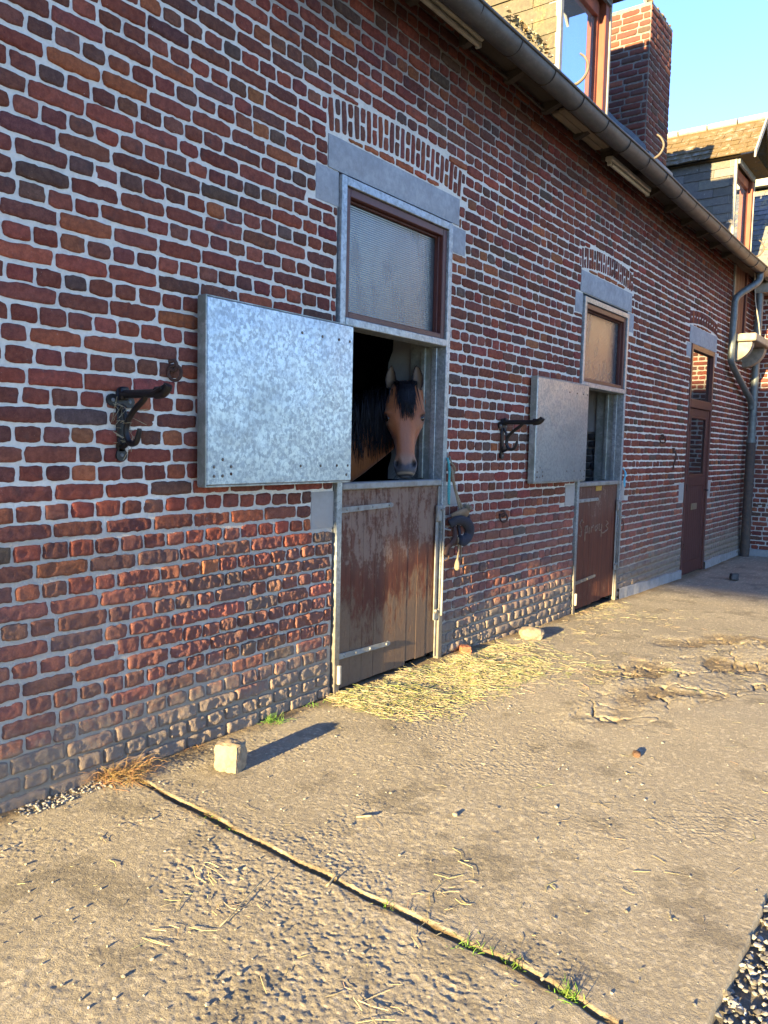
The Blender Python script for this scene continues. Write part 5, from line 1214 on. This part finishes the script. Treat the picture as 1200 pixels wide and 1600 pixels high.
ca = hm.color_attributes.new('col', 'FLOAT_COLOR', 'POINT'); ca.data.foreach_set('color', np.hstack([cc, np.ones((len(cc), 1))]).astype(np.float32).ravel())
n = Nt('bay_coat'); x = n.noise(420, 3, .6, (1, 1, .25)); c = n.mix(n.ramp(x, .3, .7, 0, .35), n.attr(), n.mix(1.0, n.attr(), (.62, .58, .55), 'MULTIPLY')); n.bump(n.math('ADD', n.math('MULTIPLY', x, .3), n.math('MULTIPLY', n.noise(38, 4, .6, (1, 1, .5)), 1.4)), .35, .006)
n.b.inputs['Sheen Weight'].default_value = .15
hm.materials.clear(); hm.materials.append(n.done(c, .50, 0, .35)); hm.shade_smooth()
horse = thing('horse', 'bay horse with black forelock looking out of the near stable door', 'horse', (3.5, 1.8, -.06))
ho = bpy.data.objects.new('body', hm); C.objects.link(ho); ho.parent = horse; ho.matrix_parent_inverse = Matrix.Translation(-horse.location)
EYEM = simple('horse_eye', (.010, .006, .005), .07, 0, .2, 30, 0, spec=.6)
for sg in (-1, 1):
    k = MB(); bm = bmesh.new(); bmesh.ops.create_uvsphere(bm, u_segments=20, v_segments=12, radius=.0225); v = np.array([tuple(p.co) for p in bm.verts]); F = [tuple(p.index for p in f.verts) for f in bm.faces]; bm.free()
    k.add(v + HP(EYE_T + .008, sg * .1075, -.030), F); k.build('eye', EYEM, horse, smooth=True)
    k = MB(); a = np.linspace(-.2, math.pi + .2, 14); k.tube([HP(EYE_T + .008 - .039 * math.sin(t), sg * (.115 + .010 * math.sin(t) * .6), -.029 + .027 * math.cos(t)) for t in a], .0045, 7); k.build('eyelid', simple('eyelid', (.05, .025, .018), .6, 0, .3, 60, .1), horse, smooth=True)
n = Nt('black_hair'); x = n.noise(260, 3, .6, (1, 1, .1)); HAIR = n.done(n.mix(x, (.0035, .0035, .006), (.009, .0085, .013)), .5, 0, .3)
def locks(name, roots, mid, tip, wd, mat, par):
    k = MB()
    for a, b_, c in zip(roots, mid, tip):
        q = spline([a, b_, c], 5); t = np.linspace(0, 1, len(q)); k.tube(q, wd * (1 - .8 * t ** 1.6) * (.7 + .6 * r.random()), 5, flat=.5)
    return k.build(name, mat, par, smooth=True)
m_ = 380; u = r.normal(.004, .036, m_).clip(-.078, .085); L = .26 + .17 * r.random(m_) - .9 * np.abs(u - .02)
ro = [HP(-.045 + .02 * r.random(), a, -.055 + .03 * r.random()) for a in u]; sp_ = [a * 1.15 + .012 + r.normal(0, .010) for a in u]
def face_f(t): return np.interp(t, tt, fr)
cl_ = r.integers(0, 26, m_); cw = r.normal(0, .034, 26); sp_ = [.55 * a + .45 * (cw[c] + .012) for a, c in zip(sp_, cl_)]; L = L * (.75 + .5 * r.random(26)[cl_])
mi_ = [HP(.08, s, face_f(.08) + .016 + .006 * r.random() - 1.2 * abs(s) ** 1.6) for s in sp_]; tp = [HP(l, s * 1.2 + r.normal(0, .008), face_f(l) + .006 + .008 * r.random() - 2.2 * abs(s * 1.15) ** 2 * 1.2) for l, s in zip(L.clip(.16, .46), sp_)]
locks('forelock', ro, mi_, tp, .0036, HAIR, horse)
# mane: roots along the crest, falling down the near side of the neck
crest = spline([HP(-.03, -.01, -.12), (4.38, .47, 1.765), (4.18, .74, 1.665), (3.96, 1.08, 1.56), (3.78, 1.38, 1.48)], 10)
m_ = 1900; ci = (r.random(m_) ** 1.25) * (len(crest) - 1); i0 = ci.astype(int).clip(0, len(crest) - 2); rt = crest[i0] + (crest[i0 + 1] - crest[i0]) * (ci - i0)[:, None] + r.normal(0, .016, (m_, 3)) + np.array([.0, .0, .012])
out_ = np.array([-.74, -.66, 0]); s_ = ci / (len(crest) - 1); Lm = (.22 + .19 * r.random(m_)) * (1 + .25 * s_)
mi_ = rt + out_ * (.085 + .060 * s_ + .03 * r.random(m_))[:, None] + np.stack([0 * Lm, 0 * Lm, -Lm * .26], 1) + r.normal(0, .016, (m_, 3))
lk = (s_ * 60).astype(int); jt = r.normal(0, .022, (61, 3))[lk]
tp = jt + rt + out_ * (.105 + .090 * s_ + .04 * r.random(m_))[:, None] + np.stack([0 * Lm, 0 * Lm, -Lm], 1) + r.normal(0, .011, (m_, 3))
locks('mane', rt, mi_, tp, .0042, HAIR, horse)
k = MB(); 
for i in range(60):
    a = np.array([3.10, 2.93, 1.22]) + r.normal(0, .02, 3); k.tube(spline([a, a + [-.05, .08, -.3], a + [-.05 + r.normal(0, .04), .06 + r.normal(0, .03), -.8]], 4), .008, 5)
k.build('tail', HAIR, horse, smooth=True)
k = MB()
for i in range(26):
    sg = 1 if i % 2 else -1; a = HP(.93 + .09 * r.random(), sg * (.03 + .03 * r.random()), -.04 - .03 * r.random()); d = hW * sg * (.4 + .5 * r.random()) + hA * (.5 + .4 * r.random()) + hF * r.normal(0, .4); k.tube([a, a + d * .025, a + d * .045 + [0, 0, -.006]], [.0008, .0006, .0003], 4)
k.build('whiskers', HAIR, horse)
